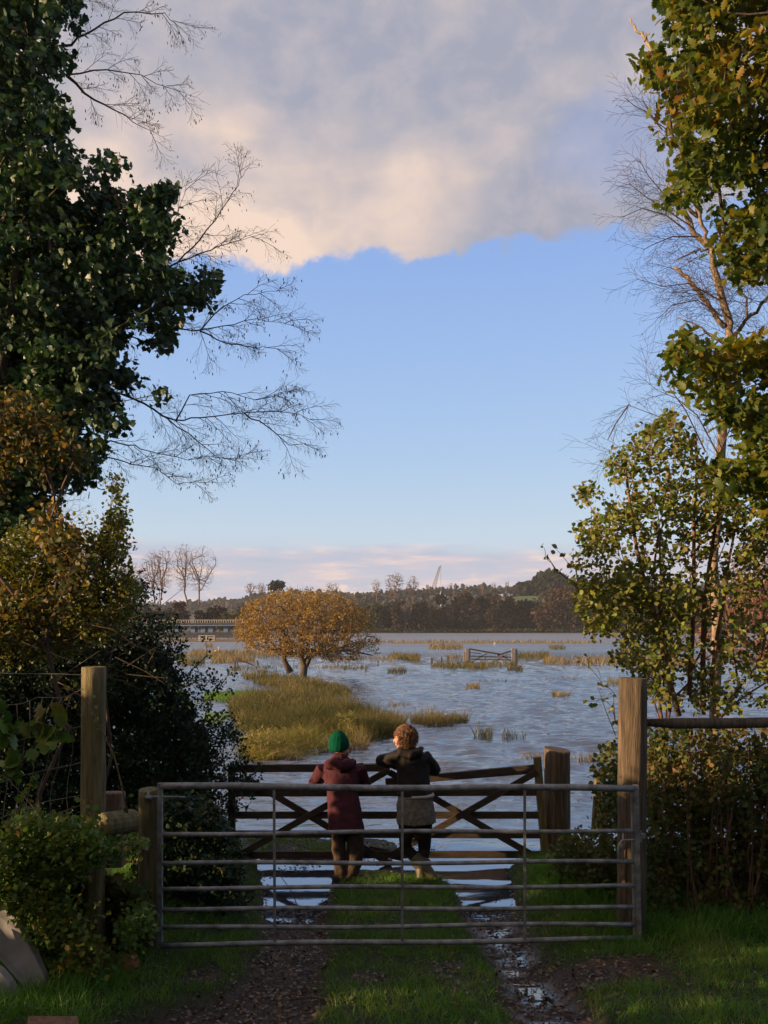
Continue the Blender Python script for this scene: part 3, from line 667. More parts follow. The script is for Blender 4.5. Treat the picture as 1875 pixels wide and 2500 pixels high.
for s_, sh, el, hd in ((-1, (235, 590), (115, 760), (215, 700)), (1, (615, 575), (700, 760), (600, 705))):
    S_ = A6(*sh, YA); E_ = A6(*el, YA + .10); Hd = A6(*hd, 9.30); armsA.append((S_, E_, Hd))
    b_.tube([S_, E_, Hd], [.052, .040, .028], 10); hand(b_, Hd, Vector((-s_ * .6, .5, -.1)), (0, 0, 1), .95, s_)
b_.build('body', skin, pa, remesh=.007, smooth_it=1)
# hat
u = (tA - fA.normalized() * tA.dot(fA.normalized())).normalized()
mb = MB(); fh = fA.normalized(); lh = u.cross(fh)
hb = hA + u * .015 - fh * .034
sec = [(-.060, .090, .102), (-.035, .098, .112), (.02, .103, .118), (.07, .096, .108), (.110, .078, .086), (.145, .048, .055), (.165, .018, .022)]
n_ = 64
for h_, a_, c_ in sec:
    for k in range(n_):
        an = 2 * math.pi * k / n_; rib = 1 + .018 * math.cos(k * math.pi / 2); ca = math.cos(an)
        lift = (.045 * max(ca, 0) + .012 * ca) * (1 if h_ < 0 else 0) - (.03 * ca if h_ > .1 else 0) * 0
        mb.v.append(hb + fh * (c_ * rib * ca - (.03 * max(h_, 0) / .16)) + lh * (a_ * rib * math.sin(an)) + u * (h_ + lift))
for i in range(len(sec) - 1):
    for k in range(n_): mb.f.append((i * n_ + k, i * n_ + (k + 1) % n_, (i + 1) * n_ + (k + 1) % n_, (i + 1) * n_ + k))
mb.f.append(tuple((len(sec) - 1) * n_ + k for k in range(n_)))
hat = mb.build('knitted_hat', mgreen, pa, smooth=True); m_ = hat.modifiers.new('t', 'SOLIDIFY'); m_.thickness = .008; m_.offset = -1
# jacket
j = MB()
j.loft([(A6(478, 1275, YA - .14), .195, .17, 0, .05), (A6(473, 1180, YA - .13), .188, .165, 0, .04), (A6(462, 1020, YA - .10), .178, .155, 0, .025), (A6(448, 860, YA - .06), .170, .145),
        (A6(435, 700, YA - .02), .195, .145), (A6(425, 600, YA), .205, .130), (A6(423, 545, YA), .175, .11), (A6(425, 495, YA - .01), .105, .085), (A6(428, 460, YA - .01), .082, .078)], 28)
for S_, E_, Hd in armsA:
    mid = S_.lerp(E_, .5); j.tube([S_ + Vector((0, 0, .01)), mid, E_, E_.lerp(Hd, .5), E_.lerp(Hd, .92)], [.082, .074, .068, .058, .048], 14)
# hood lying on the back
j.tube([A6(255, 545, YA - .10), A6(340, 520, YA - .13), A6(430, 560, YA - .15), A6(520, 530, YA - .12), A6(570, 510, YA - .05)], [.045, .062, .066, .058, .04], 12)
j.tube([A6(345, 500, YA - .08), A6(370, 440, YA - .07), A6(430, 455, YA - .09), A6(500, 455, YA - .05)], [.04, .035, .035, .035], 10)
def wrinkle(o, s_, sc, seed=0):
    t = bpy.data.textures.new('w', 'CLOUDS'); t.noise_scale = sc; t.noise_depth = 2; m_ = o.modifiers.new('w', 'DISPLACE'); m_.texture = t; m_.strength = s_; m_.mid_level = .5; m_.texture_coords = 'GLOBAL'
jk = j.build('jacket', mplum, pa, remesh=.010, smooth_it=2); wrinkle(jk, .035, .14)
# trousers (wide legs)
t_ = MB(); t_.loft([(A6(480, 1270, YA - .14), .165, .13), (A6(478, 1200, YA - .13), .175, .13), (A6(475, 1080, YA - .12), .16, .12)], 20)
t_.tube([A6(398, 1240, YA - .13), A6(395, 1450, YA - .14), A6(415, 1650, YA - .17), A6(425, 1800, 8.66), A6(415, 1868, 8.62)], [.078, .074, .068, .066, .066], 16)
t_.tube([A6(570, 1240, YA - .13), A6(592, 1450, YA - .12), A6(575, 1650, YA - .14), A6(520, 1800, 8.68), A6(505, 1872, 8.64)], [.090, .092, .084, .072, .068], 16)
tr = t_.build('trousers', mtrous, pa, remesh=.010, smooth_it=2); wrinkle(tr, .035, .12)
for s_, x_ in ((-1, 400), (1, 510)):
    f0 = A6(x_, 1885, 8.60); f0.z = .035
    MB().tube([f0 + Vector((0, -.03, 0)), f0 + Vector((s_ * .02, .07, .01)), f0 + Vector((s_ * .045, .17, -.005)), f0 + Vector((s_ * .055, .235, -.01))], [.043, .05, .045, .03], 12).build('shoe', mleg, pa, smooth=True)
f = fA.normalized(); l = u.cross(f)
mb = MB()
for q in (-1, 1):
    c0 = hA + l * q * .034 + u * .008 + f * .094
    mb.tube([c0 + l * .024 * math.cos(a) + u * .018 * math.sin(a) for a in np.linspace(0, 2 * math.pi, 14)], .0025, 5)
    mb.tube([c0 + l * q * .024, hA + l * q * .078 + u * .01], .002, 5)
mb.build('glasses', mglass, pa, smooth=True)
# ---- right person: black jacket over a long grey knit, wellington boots
YB = 8.86
pb = person(P(1030, 2160, 8.55), 'bareheaded curly-haired person in black jacket, grey tunic and green rubber boots at the gate')
hB = A6(1125, 245, YB - .02); fB = Vector((-0.93, 0.30, -.12)); 
b_ = MB(); head(b_, hB, fB, 1.03, Vector((-.1, 0, 1)))
b_.tube([hB + Vector((.01, 0, -.05)), A6(1180, 380, YB), A6(1200, 460, YB)], [.052, .056, .07], 12)
b_.loft([(A6(1270, 1230, YB - .1), .12, .09), (A6(1265, 1080, YB - .1), .17, .12), (A6(1250, 860, YB - .06), .13, .10), (A6(1240, 620, YB), .16, .105), (A6(1220, 470, YB), .165, .09), (A6(1195, 400, YB), .08, .06)])
legs = [((1170, 1200), YB - .1, (1150, 1470), YB - .08, (1310, 1640), YB - .10, (1455, 1800), 8.66, (1555, 1822)), ((1355, 1200), YB - .1, (1365, 1470), YB - .05, (1335, 1680), YB - .12, (1330, 1820), 8.66, (1262, 1868))]
for hip, y0, kn, y1, mid, y2, an, y3, toe in legs:
    b_.tube([A6(*hip, y0), A6(*kn, y1), A6(*mid, y2), A6(*an, y3)], [.076, .052, .045, .036], 12)
    b_.tube([A6(*an, y3), A6(*toe, y3 + .03)], [.036, .024], 8)
S1, E1, H1 = A6(1080, 450, YB - .02), A6(890, 490, YB + .12), A6(1080, 560, 9.28)
S2, E2, H2 = A6(1380, 460, YB - .02), A6(1470, 590, YB + .08), A6(1290, 590, 9.28)
b_.tube([S1, E1, H1], [.052, .042, .028], 10); b_.tube([S2, E2, H2], [.052, .042, .028], 10)
hand(b_, H1, (1, .2, -.1), (0, 0, 1), .95, 1); hand(b_, H2, (-1, .2, -.1), (0, 0, 1), .95, -1)
b_.build('body', skin, pb, remesh=.007, smooth_it=1)
j = MB()
j.loft([(A6(1250, 880, YB - .08), .195, .155, 0, .02), (A6(1248, 800, YB - .07), .182, .15), (A6(1245, 690, YB - .04), .180, .145), (A6(1240, 580, YB - .01), .19, .14), (A6(1232, 480, YB), .195, .125), (A6(1220, 420, YB), .165, .105),
        (A6(1200, 375, YB - .01), .105, .09), (A6(1190, 340, YB - .02), .085, .085)], 28)
j.tube([S1 + Vector((.03, 0, .01)), S1.lerp(E1, .5), E1 + Vector((-.01, 0, 0)), E1.lerp(H1, .5), E1.lerp(H1, .95)], [.080, .072, .064, .056, .048], 14)
j.tube([S2 + Vector((-.02, 0, .01)), S2.lerp(E2, .5), E2, E2.lerp(H2, .5), E2.lerp(H2, .95)], [.082, .078, .076, .06, .05], 14)
j.tube([A6(1080, 360, YB - .05), A6(1110, 400, YB - .10), A6(1200, 430, YB - .13), A6(1300, 400, YB - .10), A6(1330, 350, YB - .02)], [.035, .05, .058, .05, .035], 12)
jk = j.build('jacket', mblack, pb, remesh=.010, smooth_it=2); wrinkle(jk, .035, .12)
k_ = MB(); k_.loft([(A6(1268, 1190, YB - .10), .215, .16, 0, .03), (A6(1266, 1100, YB - .10), .212, .16, 0, .025), (A6(1262, 980, YB - .09), .20, .155, 0, .015), (A6(1255, 870, YB - .08), .18, .145), (A6(1250, 780, YB - .06), .15, .12)], 28)
kk = k_.build('tunic', mknit, pb, remesh=.010, smooth_it=1); wrinkle(kk, .03, .08)
MB().loft([(A6(1274, 892, YB - .085), .196, .155, 0, .01), (A6(1272, 862, YB - .085), .192, .150)], 28).build('shirt_hem', mshirt, pb, smooth=True)
l_ = MB(); l_.loft([(A6(1262, 1260, YB - .1), .15, .11), (A6(1262, 1120, YB - .1), .16, .12)], 20)
for hip, y0, kn, y1, mid, y2, an, y3, toe in legs:
    l_.tube([A6(*hip, y0), A6(hip[0] * .5 + kn[0] * .5, hip[1] * .5 + kn[1] * .5, y0), A6(*kn, y1), A6(*mid, y2)], [.098, .084, .068, .058], 14)
ll = l_.build('leggings', mleg, pb, remesh=.010, smooth_it=2); wrinkle(ll, .015, .06)
for i, (hip, y0, kn, y1, mid, y2, an, y3, toe) in enumerate(legs):
    bt = MB(); top = A6(kn[0] * .35 + mid[0] * .65, kn[1] * .35 + mid[1] * .65, (y1 + y2) / 2); a_ = A6(*an, y3); t2 = A6(*toe, y3 + .04)
    if i == 1: t2.z = max(t2.z, .03)
    bt.tube([top, top.lerp(a_, .4), top.lerp(a_, .8), a_, a_.lerp(t2, .2)], [.088, .080, .064, .060, .056], 16)
    bt.tube([a_ + Vector((0, -.02, -.01)), a_.lerp(t2, .5) + Vector((0, 0, -.015)), t2], [.056, .052, .040], 14)
    bb = bt.build('rubber_boot', mboot, pb, remesh=.008, smooth_it=2); wrinkle(bb, .008, .05)
# hair: a rounded mass with loose curls, open at the face
h_ = MB(); f = fB.normalized(); u = Vector((0, 0, 1)); l = u.cross(f).normalized(); mh = Matrix((l, f, (l.cross(f)) * -1 if l.cross(f).z < 0 else l.cross(f))).transposed()
hc = hB - f * .035 + Vector((0, 0, .015))
h_.ball(hc + Vector((0, 0, .02)), (.104, .108, .110), 20, 14, mh); h_.ball(hc - f * .04 + Vector((0, 0, -.055)), (.092, .075, .085), 16, 10, mh)
hr_ = np.random.default_rng(3)
for k in range(1700):
    v = Vector(hr_.normal(size=3)).normalized()
    if v.dot(f) > .5 and v.z < .35: continue
    if v.z < -.75: continue
    p0 = hc + Vector((v.x * .108, v.y * .108, v.z * .118 + .01)); tdir = v.cross(Vector(hr_.normal(size=3))).normalized(); L = hr_.uniform(.03, .07)
    pts = [p0 + tdir * (L * t) + v * (.012 * math.sin(t * 6 + k) + .024 * t * hr_.uniform(.2, 1) * (1 if v.z < .6 else .3)) + Vector((0, 0, -.02 * t * t)) for t in np.linspace(0, 1, 5)]
    h_.tube(pts, [.0035, .0045, .004, .003, .0012], 3)
h_.build('curly_hair', mhair, pb, smooth=True)

# ================================================================== NEAR VEGETATION
def thin_by_noise(p, s, thr, seed=0):
    k = fbm(p[:, 0] + p[:, 1] * .37, p[:, 2] + p[:, 1] * .21, s, seed); return p[k > thr]
# ---- ivy-covered tree on the left
ivy_poly = [(-110, -200), (150, -200), (185, 0), (182, 40), (178, 70), (120, 95), (125, 135), (172, 135), (150, 160), (95, 175), (100, 205), (160, 215), (165, 245), (178, 290), (170, 330), (165, 365), (158, 375), (200, 395),
            (290, 385), (292, 420), (255, 430), (245, 470), (250, 500), (300, 490), (330, 465), (360, 475), (370, 450), (415, 462), (420, 490), (400, 520), (422, 560), (415, 600), (385, 640), (440, 690), (520, 665), (528, 700), (490, 745),
            (440, 755), (425, 790), (413, 812), (410, 850), (385, 858), (340, 852), (318, 812), (275, 880), (330, 900), (320, 925), (285, 955), (350, 970), (400, 960), (402, 980), (370, 1005), (310, 1000), (300, 1030), (265, 1060),
            (255, 1110), (235, 1165), (160, 1200), (120, 1260), (60, 1300), (0, 1330), (-110, 1330)]
Yi0, Yi1 = 8.0, 9.3
it = empty('ivy_covered_tree', (-4.6, 8.6, .2), 'tall tree smothered in dark green ivy standing behind the wire fence on the left', 'tree')
cl = poly_pts(ivy_poly, 1150, Yi0, Yi1); cl = thin_by_noise(cl, 1.4, .30, 4)
lp = clumped(cl, 34, rng.uniform(.11, .20, len(cl)), .85)
scatter('ivy', lp, rng.uniform(.045, .09, len(lp)), IVY, M['ivy'], it, droop=.5, upbias=.6)
core = thin_by_noise(poly_pts([(x * .86 - 60, y) for x, y in ivy_poly], 16000, 8.7, 9.5), 1.2, .30, 9)
ci = scatter('inner_ivy', core, rng.uniform(.06, .11, len(core)), IVY, M['ivy'], it, droop=.3)
sub = cl[rng.choice(len(cl), 230, replace=False)]
grow(sub, [(-4.6, 8.6, .2), (-4.5, 8.6, 2), (-4.3, 8.7, 4), (-4.0, 8.7, 6), (-3.8, 8.7, 9)], .006, .22, 'trunk', M['bark'], it, jit=.05)
edge_c = poly_pts([(255, 385), (295, 380), (300, 470), (420, 455), (425, 500), (260, 520)], 26, 8.1, 8.5)   # flower heads
be = clumped(edge_c, 14, .022); o = tag(scatter('ivy_flower_heads', be, .014, QUADL, M['rust'], it), kind='stuff')

# ---- bare birch behind it: hanging twigs with catkins
bt = empty('bare_birch', (-4.6, 9.6, .2), 'leafless birch with drooping catkin twigs spreading out from behind the ivy', 'tree')
polys = [([(120, 0), (300, -20), (345, 20), (400, 50), (440, 75), (385, 100), (395, 150), (440, 210), (455, 235), (385, 275), (380, 320), (300, 320), (270, 400), (180, 300)], 210),
         ([(390, 520), (430, 480), (500, 550), (545, 560), (590, 450), (600, 425), (620, 455), (560, 560), (635, 570), (630, 620), (590, 680), (600, 690), (575, 720), (420, 760), (380, 640)], 150),
         ([(400, 780), (560, 740), (640, 690), (670, 715), (600, 770), (720, 790), (640, 840), (600, 890), (560, 860), (420, 850), (300, 880)], 170),
         ([(310, 900), (450, 920), (560, 940), (600, 980), (720, 950), (630, 1000), (775, 1020), (740, 1075), (690, 1100), (640, 1060), (560, 1090), (610, 1120), (540, 1140), (520, 1200), (480, 1150), (420, 1120), (300, 1060), (240, 1120), (250, 1040)], 260)]
tw = np.vstack([poly_pts(p, n, 8.6, 10.2) for p, n in polys])
limb_ends = V3([(250, 200, 9.3), (330, 60, 9.5)])
cl5 = lambda L, Y: [P(x / 1.844, y / 1.844, Y + .06 * i) for i, (x, y) in enumerate(L)]
limbs = [cl5(L, y) for L, y in (([(-300, 1500), (200, 1500), (560, 1480), (760, 1470), (880, 1490), (1000, 1470), (1150, 1430), (1330, 1465)], 9.0), ([(-300, 1800), (200, 1760), (540, 1770), (700, 1850), (790, 1895), (900, 1880), (1100, 1860), (1300, 1855), (1440, 1900)], 9.0),
    ([(-300, 2000), (100, 1960), (380, 1960), (430, 1990), (500, 1985), (600, 2010), (700, 2040), (850, 2070), (950, 2060)], 9.1), ([(380, 1960), (480, 2060), (600, 2090), (700, 2110), (800, 2180), (960, 2170)], 9.2),
    ([(-300, 500), (0, 330), (100, 240), (200, 120), (320, 0), (380, -100)], 9.0), ([(100, 240), (320, 200), (420, 130), (560, 60), (740, 60), (820, 130)], 9.1), ([(0, 380), (170, 350), (300, 340), (480, 310), (640, 340), (840, 425)], 9.2), ([(300, 340), (420, 450), (560, 520), (700, 600)], 9.3),
    ([(200, 1500), (500, 1350), (700, 1230), (800, 1180), (900, 1080), (1000, 950), (1070, 830), (1105, 770)], 9.2), ([(700, 1230), (740, 1080), (800, 960), (835, 850)], 9.3), ([(800, 1180), (950, 1130), (1050, 1090), (1170, 1055)], 9.3), ([(900, 1490), (1000, 1380), (1100, 1330), (1250, 1310)], 9.3),
    ([(790, 1895), (850, 1780), (1000, 1760), (1150, 1800), (1330, 1760)], 9.2), ([(900, 1490), (1020, 1550), (1150, 1560), (1250, 1570)], 9.2), ([(1100, 1860), (1200, 1920), (1300, 2000), (1380, 2000)], 9.2), ([(700, 1850), (850, 1950), (980, 2060), (1120, 2065)], 9.2))]
def twig(mb, p, d, L, r0, lev, tips_, droop=.25, up=0.0, fork=5):
    """one gently curved twig with alternating side shoots"""
    p = np.array(p, float); d = np.array(d, float); d /= np.linalg.norm(d); n = 5 if lev else 3; pts = [p]; rad_ = [r0]; dirs_ = [d]
    for i in range(n):
        d = d + rng.normal(size=3) * .10 + np.array([0, 0, (up - droop) * .25]); d /= np.linalg.norm(d); p = p + d * L / n; pts.append(p); rad_.append(max(r0 * (1 - .7 * (i + 1) / n), .0013)); dirs_.append(d)
    mb.tube(pts, rad_, 4 if lev > 1 else 3, cap=False); tips_.append(p)
    if lev == 0: return
    sgn = 1 if rng.uniform() < .5 else -1
    for j in range(fork):
        t = .18 + .8 * (j + rng.uniform(-.3, .3)) / fork; i = min(int(t * n), n - 1); q = pts[i] + (pts[i + 1] - pts[i]) * (t * n - i); dd = dirs_[i + 1]; sgn = -sgn
        side = np.cross(dd, [0, 1, 0]); side /= np.linalg.norm(side) + 1e-9; nd = dd * .85 + side * sgn * rng.uniform(.35, .75) + np.array([0, rng.normal() * .3, -droop * .3])
        twig(mb, q, nd, L * rng.uniform(.35, .62) * (1.15 - t * .5), r0 * .62, lev - 1, tips_, droop, up, fork)
def along(limb_, step):
    out_ = []
    for a_, b_ in zip(limb_[:-1], limb_[1:]):
        a_, b_ = np.array(a_), np.array(b_); L_ = np.linalg.norm(b_ - a_); k_ = max(int(L_ / step), 1)
        for i in range(k_): out_.append((a_ + (b_ - a_) * (i + rng.uniform()) / k_, (b_ - a_) / L_))
    return out_
MB().tube([(-4.9, 9.8, 0), (-4.75, 9.7, 2.5), (-4.6, 9.6, 4.5), (-4.5, 9.6, 7), (-4.4, 9.5, 10)], [.16, .14, .12, .09, .05], 10).build('trunk', M['bark'], bt, smooth=True)
mbl = MB(); tips = []; nt_ = MB()
for L_ in limbs:
    n_ = len(L_); r0 = .020 if L_[0].x < -3.6 else .010
    mbl.tube(smooth_pts := [L_[0]] + [L_[i].lerp(L_[i + 1], f_) + Vector(rng.normal(size=3) * .008) for i in range(n_ - 1) for f_ in (.33, .66, 1)], [r0 + (.0022 - r0) * (i / (len(smooth_pts) - 1)) ** .7 for i in range(len(smooth_pts))], 6, cap=False)
    vis = [q for q in L_ if q.x > -3.9]
    if len(vis) < 2: continue
    for q, dd in along(vis, .115):
        side = np.cross(dd, [0, 1, 0]); sgn = 1 if rng.uniform() < .5 else -1
        twig(nt_, q, dd * .8 + side * sgn * rng.uniform(.35, .9) + np.array([.25, rng.normal() * .3, 0]), rng.uniform(.22, .48), .0040, 2, tips, .30)
    twig(nt_, L_[-1], np.array(L_[-1] - L_[-2]), .25, .0024, 1, tips)
mbl.build('branches', M['twig'], bt, smooth=True); tag(nt_.build('twigs', M['twig'], bt), kind='stuff'); tips = np.array(tips); tips = tips[rng.uniform(size=len(tips)) < .22]
cp = tips[rng.uniform(size=len(tips)) < .5]; cp = np.repeat(cp, 2, 0) + rng.normal(size=(len(cp) * 2, 3)) * .03
dn = np.zeros((len(cp), 3)); dn[:, 2] = -1; dn += rng.normal(size=dn.shape) * .25
scatter('catkins', cp, .034, leaf_shape([.08, .17, .16, .05], .5), M['twig'], bt, dirs=dn)

# ---- yellowing shrub, left
ys = empty('yellowing_shrub', (-2.9, 6.4, .4), 'shrub with brown and golden autumn leaves below the ivy at the left edge', 'shrub')
yp = [(-60, 940), (0, 955), (90, 980), (160, 1045), (200, 1090), (215, 1120), (190, 1160), (150, 1220), (170, 1290), (215, 1310), (230, 1380), (170, 1470), (120, 1530), (60, 1570), (-60, 1580)]
yc = thin_by_noise(poly_pts(yp, 620, 6.2, 6.9), 2.4, .42, 2); yl = clumped(yc, 12, .11)
scatter('leaves', yl, rng.uniform(.035, .065, len(yl)), OVAL2, M['yellow'], ys, upbias=.3)
grow(yc[:160], [(-2.9, 6.6, .3), (-2.8, 6.6, 1.4), (-2.75, 6.6, 2.6)], .003, .016, 'stems', M['twig'], ys)
# ---- olive hedge with tall sprouts
os_ = empty('privet_hedge', (-2.4, 7.2, .3), 'olive green privet with upright leafy sprouts catching the low sun', 'hedge')
op = [(-60, 1330), (0, 1330), (60, 1290), (130, 1285), (150, 1330), (215, 1330), (215, 1250), (235, 1320), (262, 1300), (268, 1185), (285, 1165), (292, 1190), (300, 1250), (312, 1300), (305, 1370), (320, 1420), (345, 1460), (300, 1530), (150, 1600), (-60, 1620)]
oc = poly_pts(op, 1000, 6.9, 7.6); ol = clumped(oc, 20, .09, 1.3)
scatter('leaves', ol, rng.uniform(.025, .05, len(ol)), OVAL, M['olive'], os_)
grow(oc[:220], [(-2.5, 7.3, .2), (-2.45, 7.3, 1.6), (-2.4, 7.3, 2.8)], .003, .014, 'stems', M['twig'], os_)
# ---- dark evergreen hedge behind the gate's left end
eh = empty('evergreen_hedge', (-2.8, 9.4, .2), 'dense dark small-leaved evergreen hedge behind the left end of the metal gate', 'hedge')
ep = [(-250, 1520), (100, 1520), (200, 1480), (300, 1455), (345, 1415), (352, 1395), (362, 1440), (385, 1470), (410, 1500), (440, 1530), (450, 1570), (470, 1600), (455, 1640), (500, 1650), (540, 1640), (535, 1680), (545, 1720), (560, 1760),
      (585, 1800), (600, 1850), (625, 1880), (615, 1910), (590, 1930), (590, 1990), (560, 2040), (590, 2100), (600, 2160), (560, 2210), (400, 2240), (250, 2250), (-250, 2250)]
ec = thin_by_noise(poly_pts(ep, 2100, 8.95, 9.5), 2.0, .22, 6); el_ = clumped(ec, 30, rng.uniform(.08, .15, len(ec)))
scatter('leaves', el_, rng.uniform(.028, .05, len(el_)), OVAL, M['holly'], eh, upbias=.5)
core = poly_pts([(-250, 1600), (250, 1540), (400, 1580), (480, 1760), (520, 1850), (510, 2000), (520, 2150), (380, 2230), (-250, 2230)], 30000, 9.4, 10.2)
scatter('inner_leaves', core, rng.uniform(.07, .12, len(core)), OVAL, M['holly'], eh)
spr = V3([(505, 1600, 9.1), (480, 1625, 9.1), (560, 1640, 9.1), (572, 1650, 9.1), (545, 1665, 9.1), (520, 1700, 9.1), (560, 1690, 9.1), (500, 1560, 9.1), (345, 1395, 9.1), (390, 1440, 9.1), (425, 1510, 9.1), (600, 1830, 9.1), (628, 1870, 9.1), (615, 1945, 9.1), (640, 1990, 9.1), (600, 1970, 9.1)])
sp_l = clumped(np.array(spr), 12, .055); scatter('sprout_leaves', sp_l, rng.uniform(.03, .05, len(sp_l)), OVAL, M['holly'], eh)
grow(np.vstack([ec[rng.choice(len(ec), 300)], spr]), [(-2.9, 9.5, .1), (-2.8, 9.5, 1.0), (-2.7, 9.4, 1.9)], .003, .03, 'stems', M['bark'], eh)
sk = empty('ivy_skirt', (-2.0, 7.9, .2), 'low dark ivy and bramble at the foot of the evergreen hedge', 'brambles')
skp = [(340, 1960), (470, 1945), (530, 1985), (565, 2040), (575, 2100), (590, 2160), (610, 2195), (560, 2225), (470, 2235), (340, 2240)]
skc = thin_by_noise(poly_pts(skp, 620, 7.0, 7.8), 2.6, .30, 23); skl = clumped(skc, 16, .10); scatter('leaves', skl, rng.uniform(.025, .055, len(skl)), IVY, M['holly'], sk, upbias=.6)
skd = clumped(skc[::3], 7, .14); scatter('bramble_leaves', skd, rng.uniform(.025, .05, len(skd)), OVAL2, M['dark_bramble'], sk)
grow(skc[::4], [(-2.1, 7.4, .1), (-2.0, 7.4, .4), (-1.9, 7.4, .6)], .0025, .012, 'stems', M['twig'], sk)
# dead twigs and canes inside the left hedge
dt = MB()
for k in range(46):
    a = P(rng.uniform(0, 330), rng.uniform(1500, 1700), rng.uniform(6.3, 7.0)); an = rng.uniform(-.5, .6); L = rng.uniform(.2, .6)
    e = a + Vector((math.cos(an) * L, rng.uniform(-.1, .1), math.sin(an) * L)); m1 = a.lerp(e, .5) + Vector(rng.normal(size=3) * .03)
    dt.tube([a, m1, e], [.004, .003, .0015], 4, cap=False)
o = dt.build('dead_twigs', M['grey_wood']); tag(o, 'tangle of dead grey twigs lying over the wire fence', 'twigs', kind='stuff')

# ---- brambles and ivy on the ground, left
bl = empty('bramble_bank', (-2.2, 5.4, .3), 'low bank of brambles and ivy under the wire fence with sunlit yellow-green leaves', 'brambles')
bp = [(-50, 2010), (0, 2015), (60, 1990), (130, 2000), (215, 2015), (250, 2060), (300, 2070), (345, 2050), (375, 2080), (385, 2150), (388, 2230), (385, 2290), (340, 2310), (300, 2350), (250, 2370), (180, 2400), (120, 2380), (70, 2250), (0, 2200), (-50, 2200)]
bc = thin_by_noise(poly_pts(bp, 2300, 4.95, 6.1), 2.6, .47, 3); bl_l = clumped(bc, 16, .085)
scatter('leaves', bl_l, rng.uniform(.018, .045, len(bl_l)), IVY, M['bramble'], bl, upbias=.7)
core = poly_pts([(-40, 2120), (200, 2120), (360, 2170), (370, 2300), (180, 2380), (60, 2260), (-40, 2220)], 4000, 5.6, 6.2)
scatter('inner_leaves', core, rng.uniform(.05, .08, len(core)), IVY, M['dark_bramble'], bl)
grow(bc[rng.choice(len(bc), 150)], [(-2.4, 5.9, .1), (-2.2, 5.8, .5), (-1.9, 5.7, .6)], .003, .012, 'stems', M['bark'], bl)
# long arching cane across the tall post
def cane(name, pts, r_, label, mat='red_bark', leafmat='bramble', n=26, size=.05):
    c_ = empty(name, pts[0], label, 'cane'); MB().tube(pts, [r_ * (1 - .6 * i / len(pts)) for i in range(len(pts))], 6).build('stem', M[mat], c_, smooth=True)
    q = []
    for k in range(n): i = rng.integers(0, len(pts) - 1); q.append(np.array(pts[i].lerp(pts[i + 1], rng.uniform())) + rng.normal(size=3) * .025)
    scatter('leaves', np.array(q), rng.uniform(.6, 1.1, n) * size, OVAL2, M[leafmat], c_); return c_
cane('bramble_cane', [Fz(x, y, -.16) for x, y in [(1150, 1420), (1090, 1150), (1040, 950), (1000, 850), (920, 680), (850, 530), (790, 420), (700, 350), (600, 280), (520, 240)]], .006, 'arching bramble cane with green leaves crossing the tall pale post')
cane('bramble_cane', [Fz(x, y, -.2) for x, y in [(470, 1620), (380, 1480), (270, 1330), (180, 1230), (80, 1120), (-40, 1050)]], .004, 'thin bramble cane climbing the lower wires of the netting', n=18)
for k_, (L, lab) in enumerate((([(20, 2230), (60, 2080), (130, 1990), (200, 1965), (250, 2000)], 'bramble cane arching over the top of the low bank'), ([(150, 2300), (210, 2150), (290, 2060), (350, 2040), (395, 2090)], 'bramble cane hanging towards the end of the metal gate'), ([(-20, 2100), (30, 2000), (70, 1930), (90, 1890)], 'upright leafy sprout at the left of the bramble bank'), ([(120, 2400), (170, 2330), (250, 2310), (320, 2350), (350, 2400)], 'low bramble cane trailing into the grass'))):
    cane('bramble_cane', [P(x, y, 5.0 + .05 * i) for i, (x, y) in enumerate(L)], .004, lab, n=34, size=.045)
mp = np.array([Fz(x, y, -.05) for x, y in [(60, 600), (110, 580), (230, 610), (330, 560), (380, 600), (450, 480), (480, 460), (450, 750), (500, 740), (540, 640), (100, 690), (20, 700), (120, 850), (60, 960), (270, 880), (30, 540), (420, 640), (380, 730), (160, 1010), (60, 1030)]])
hv = empty('hop_vine', mp[0], 'vine with broad lobed green leaves climbing the stock netting', 'vine')
scatter('leaves', clumped(mp, 3, .035), rng.uniform(.09, .13, 60), MAPLE, M['bramble'], hv, upbias=.1, dirs=rng.normal(size=(60, 3)) * [1, .3, 1] + [0, 0, -1.0])
grow(mp, [Fz(100, 1200, .0), Fz(120, 1000, .0)], .0015, .004, 'stems', M['twig'], hv)

# ---- oak on the right
ok = empty('oak_tree', (3.9, 7.3, .3), 'oak with lobed green and yellow leaves lit by low sun at the right edge', 'tree')
c6 = lambda L: [(1275 + x / 2.458, y / 2.458) for x, y in L]; c7 = lambda L: [(1275 + x / 2.458, 900 + y / 2.458) for x, y in L]
ok1 = c6([(2600, -500), (850, -500), (815, 0), (840, 60), (840, 130), (830, 190), (880, 220), (900, 270), (960, 300), (930, 350), (850, 345), (720, 385), (712, 425), (740, 470), (800, 500), (800, 555), (870, 570), (900, 605), (835, 680), (840, 720), (800, 755),
          (800, 795), (920, 830), (990, 880), (990, 990), (950, 1080), (860, 1150), (860, 1210), (950, 1265), (1010, 1230), (1080, 1160), (1150, 1140), (1250, 1080), (1330, 1130), (1260, 1215), (1160, 1250), (1160, 1330), (1170, 1400), (1190, 1500), (1250, 1570), (1300, 1600), (1280, 1640), (1390, 1695), (1475, 1640), (2600, 1700)])
ok2 = c6([(960, 2035), (1010, 2070), (1080, 2110), (1230, 2100), (1260, 2050), (1330, 2060), (1475, 2040), (2600, 2000), (2600, 2600)]) + c7([(1475, 860), (1340, 800), (1280, 790), (1220, 700), (1150, 650), (1160, 610), (1240, 590), (1330, 520), (1340, 440), (1240, 330), (1180, 290), (1070, 240), (1050, 170), (990, 130), (990, 60), (890, 20)])
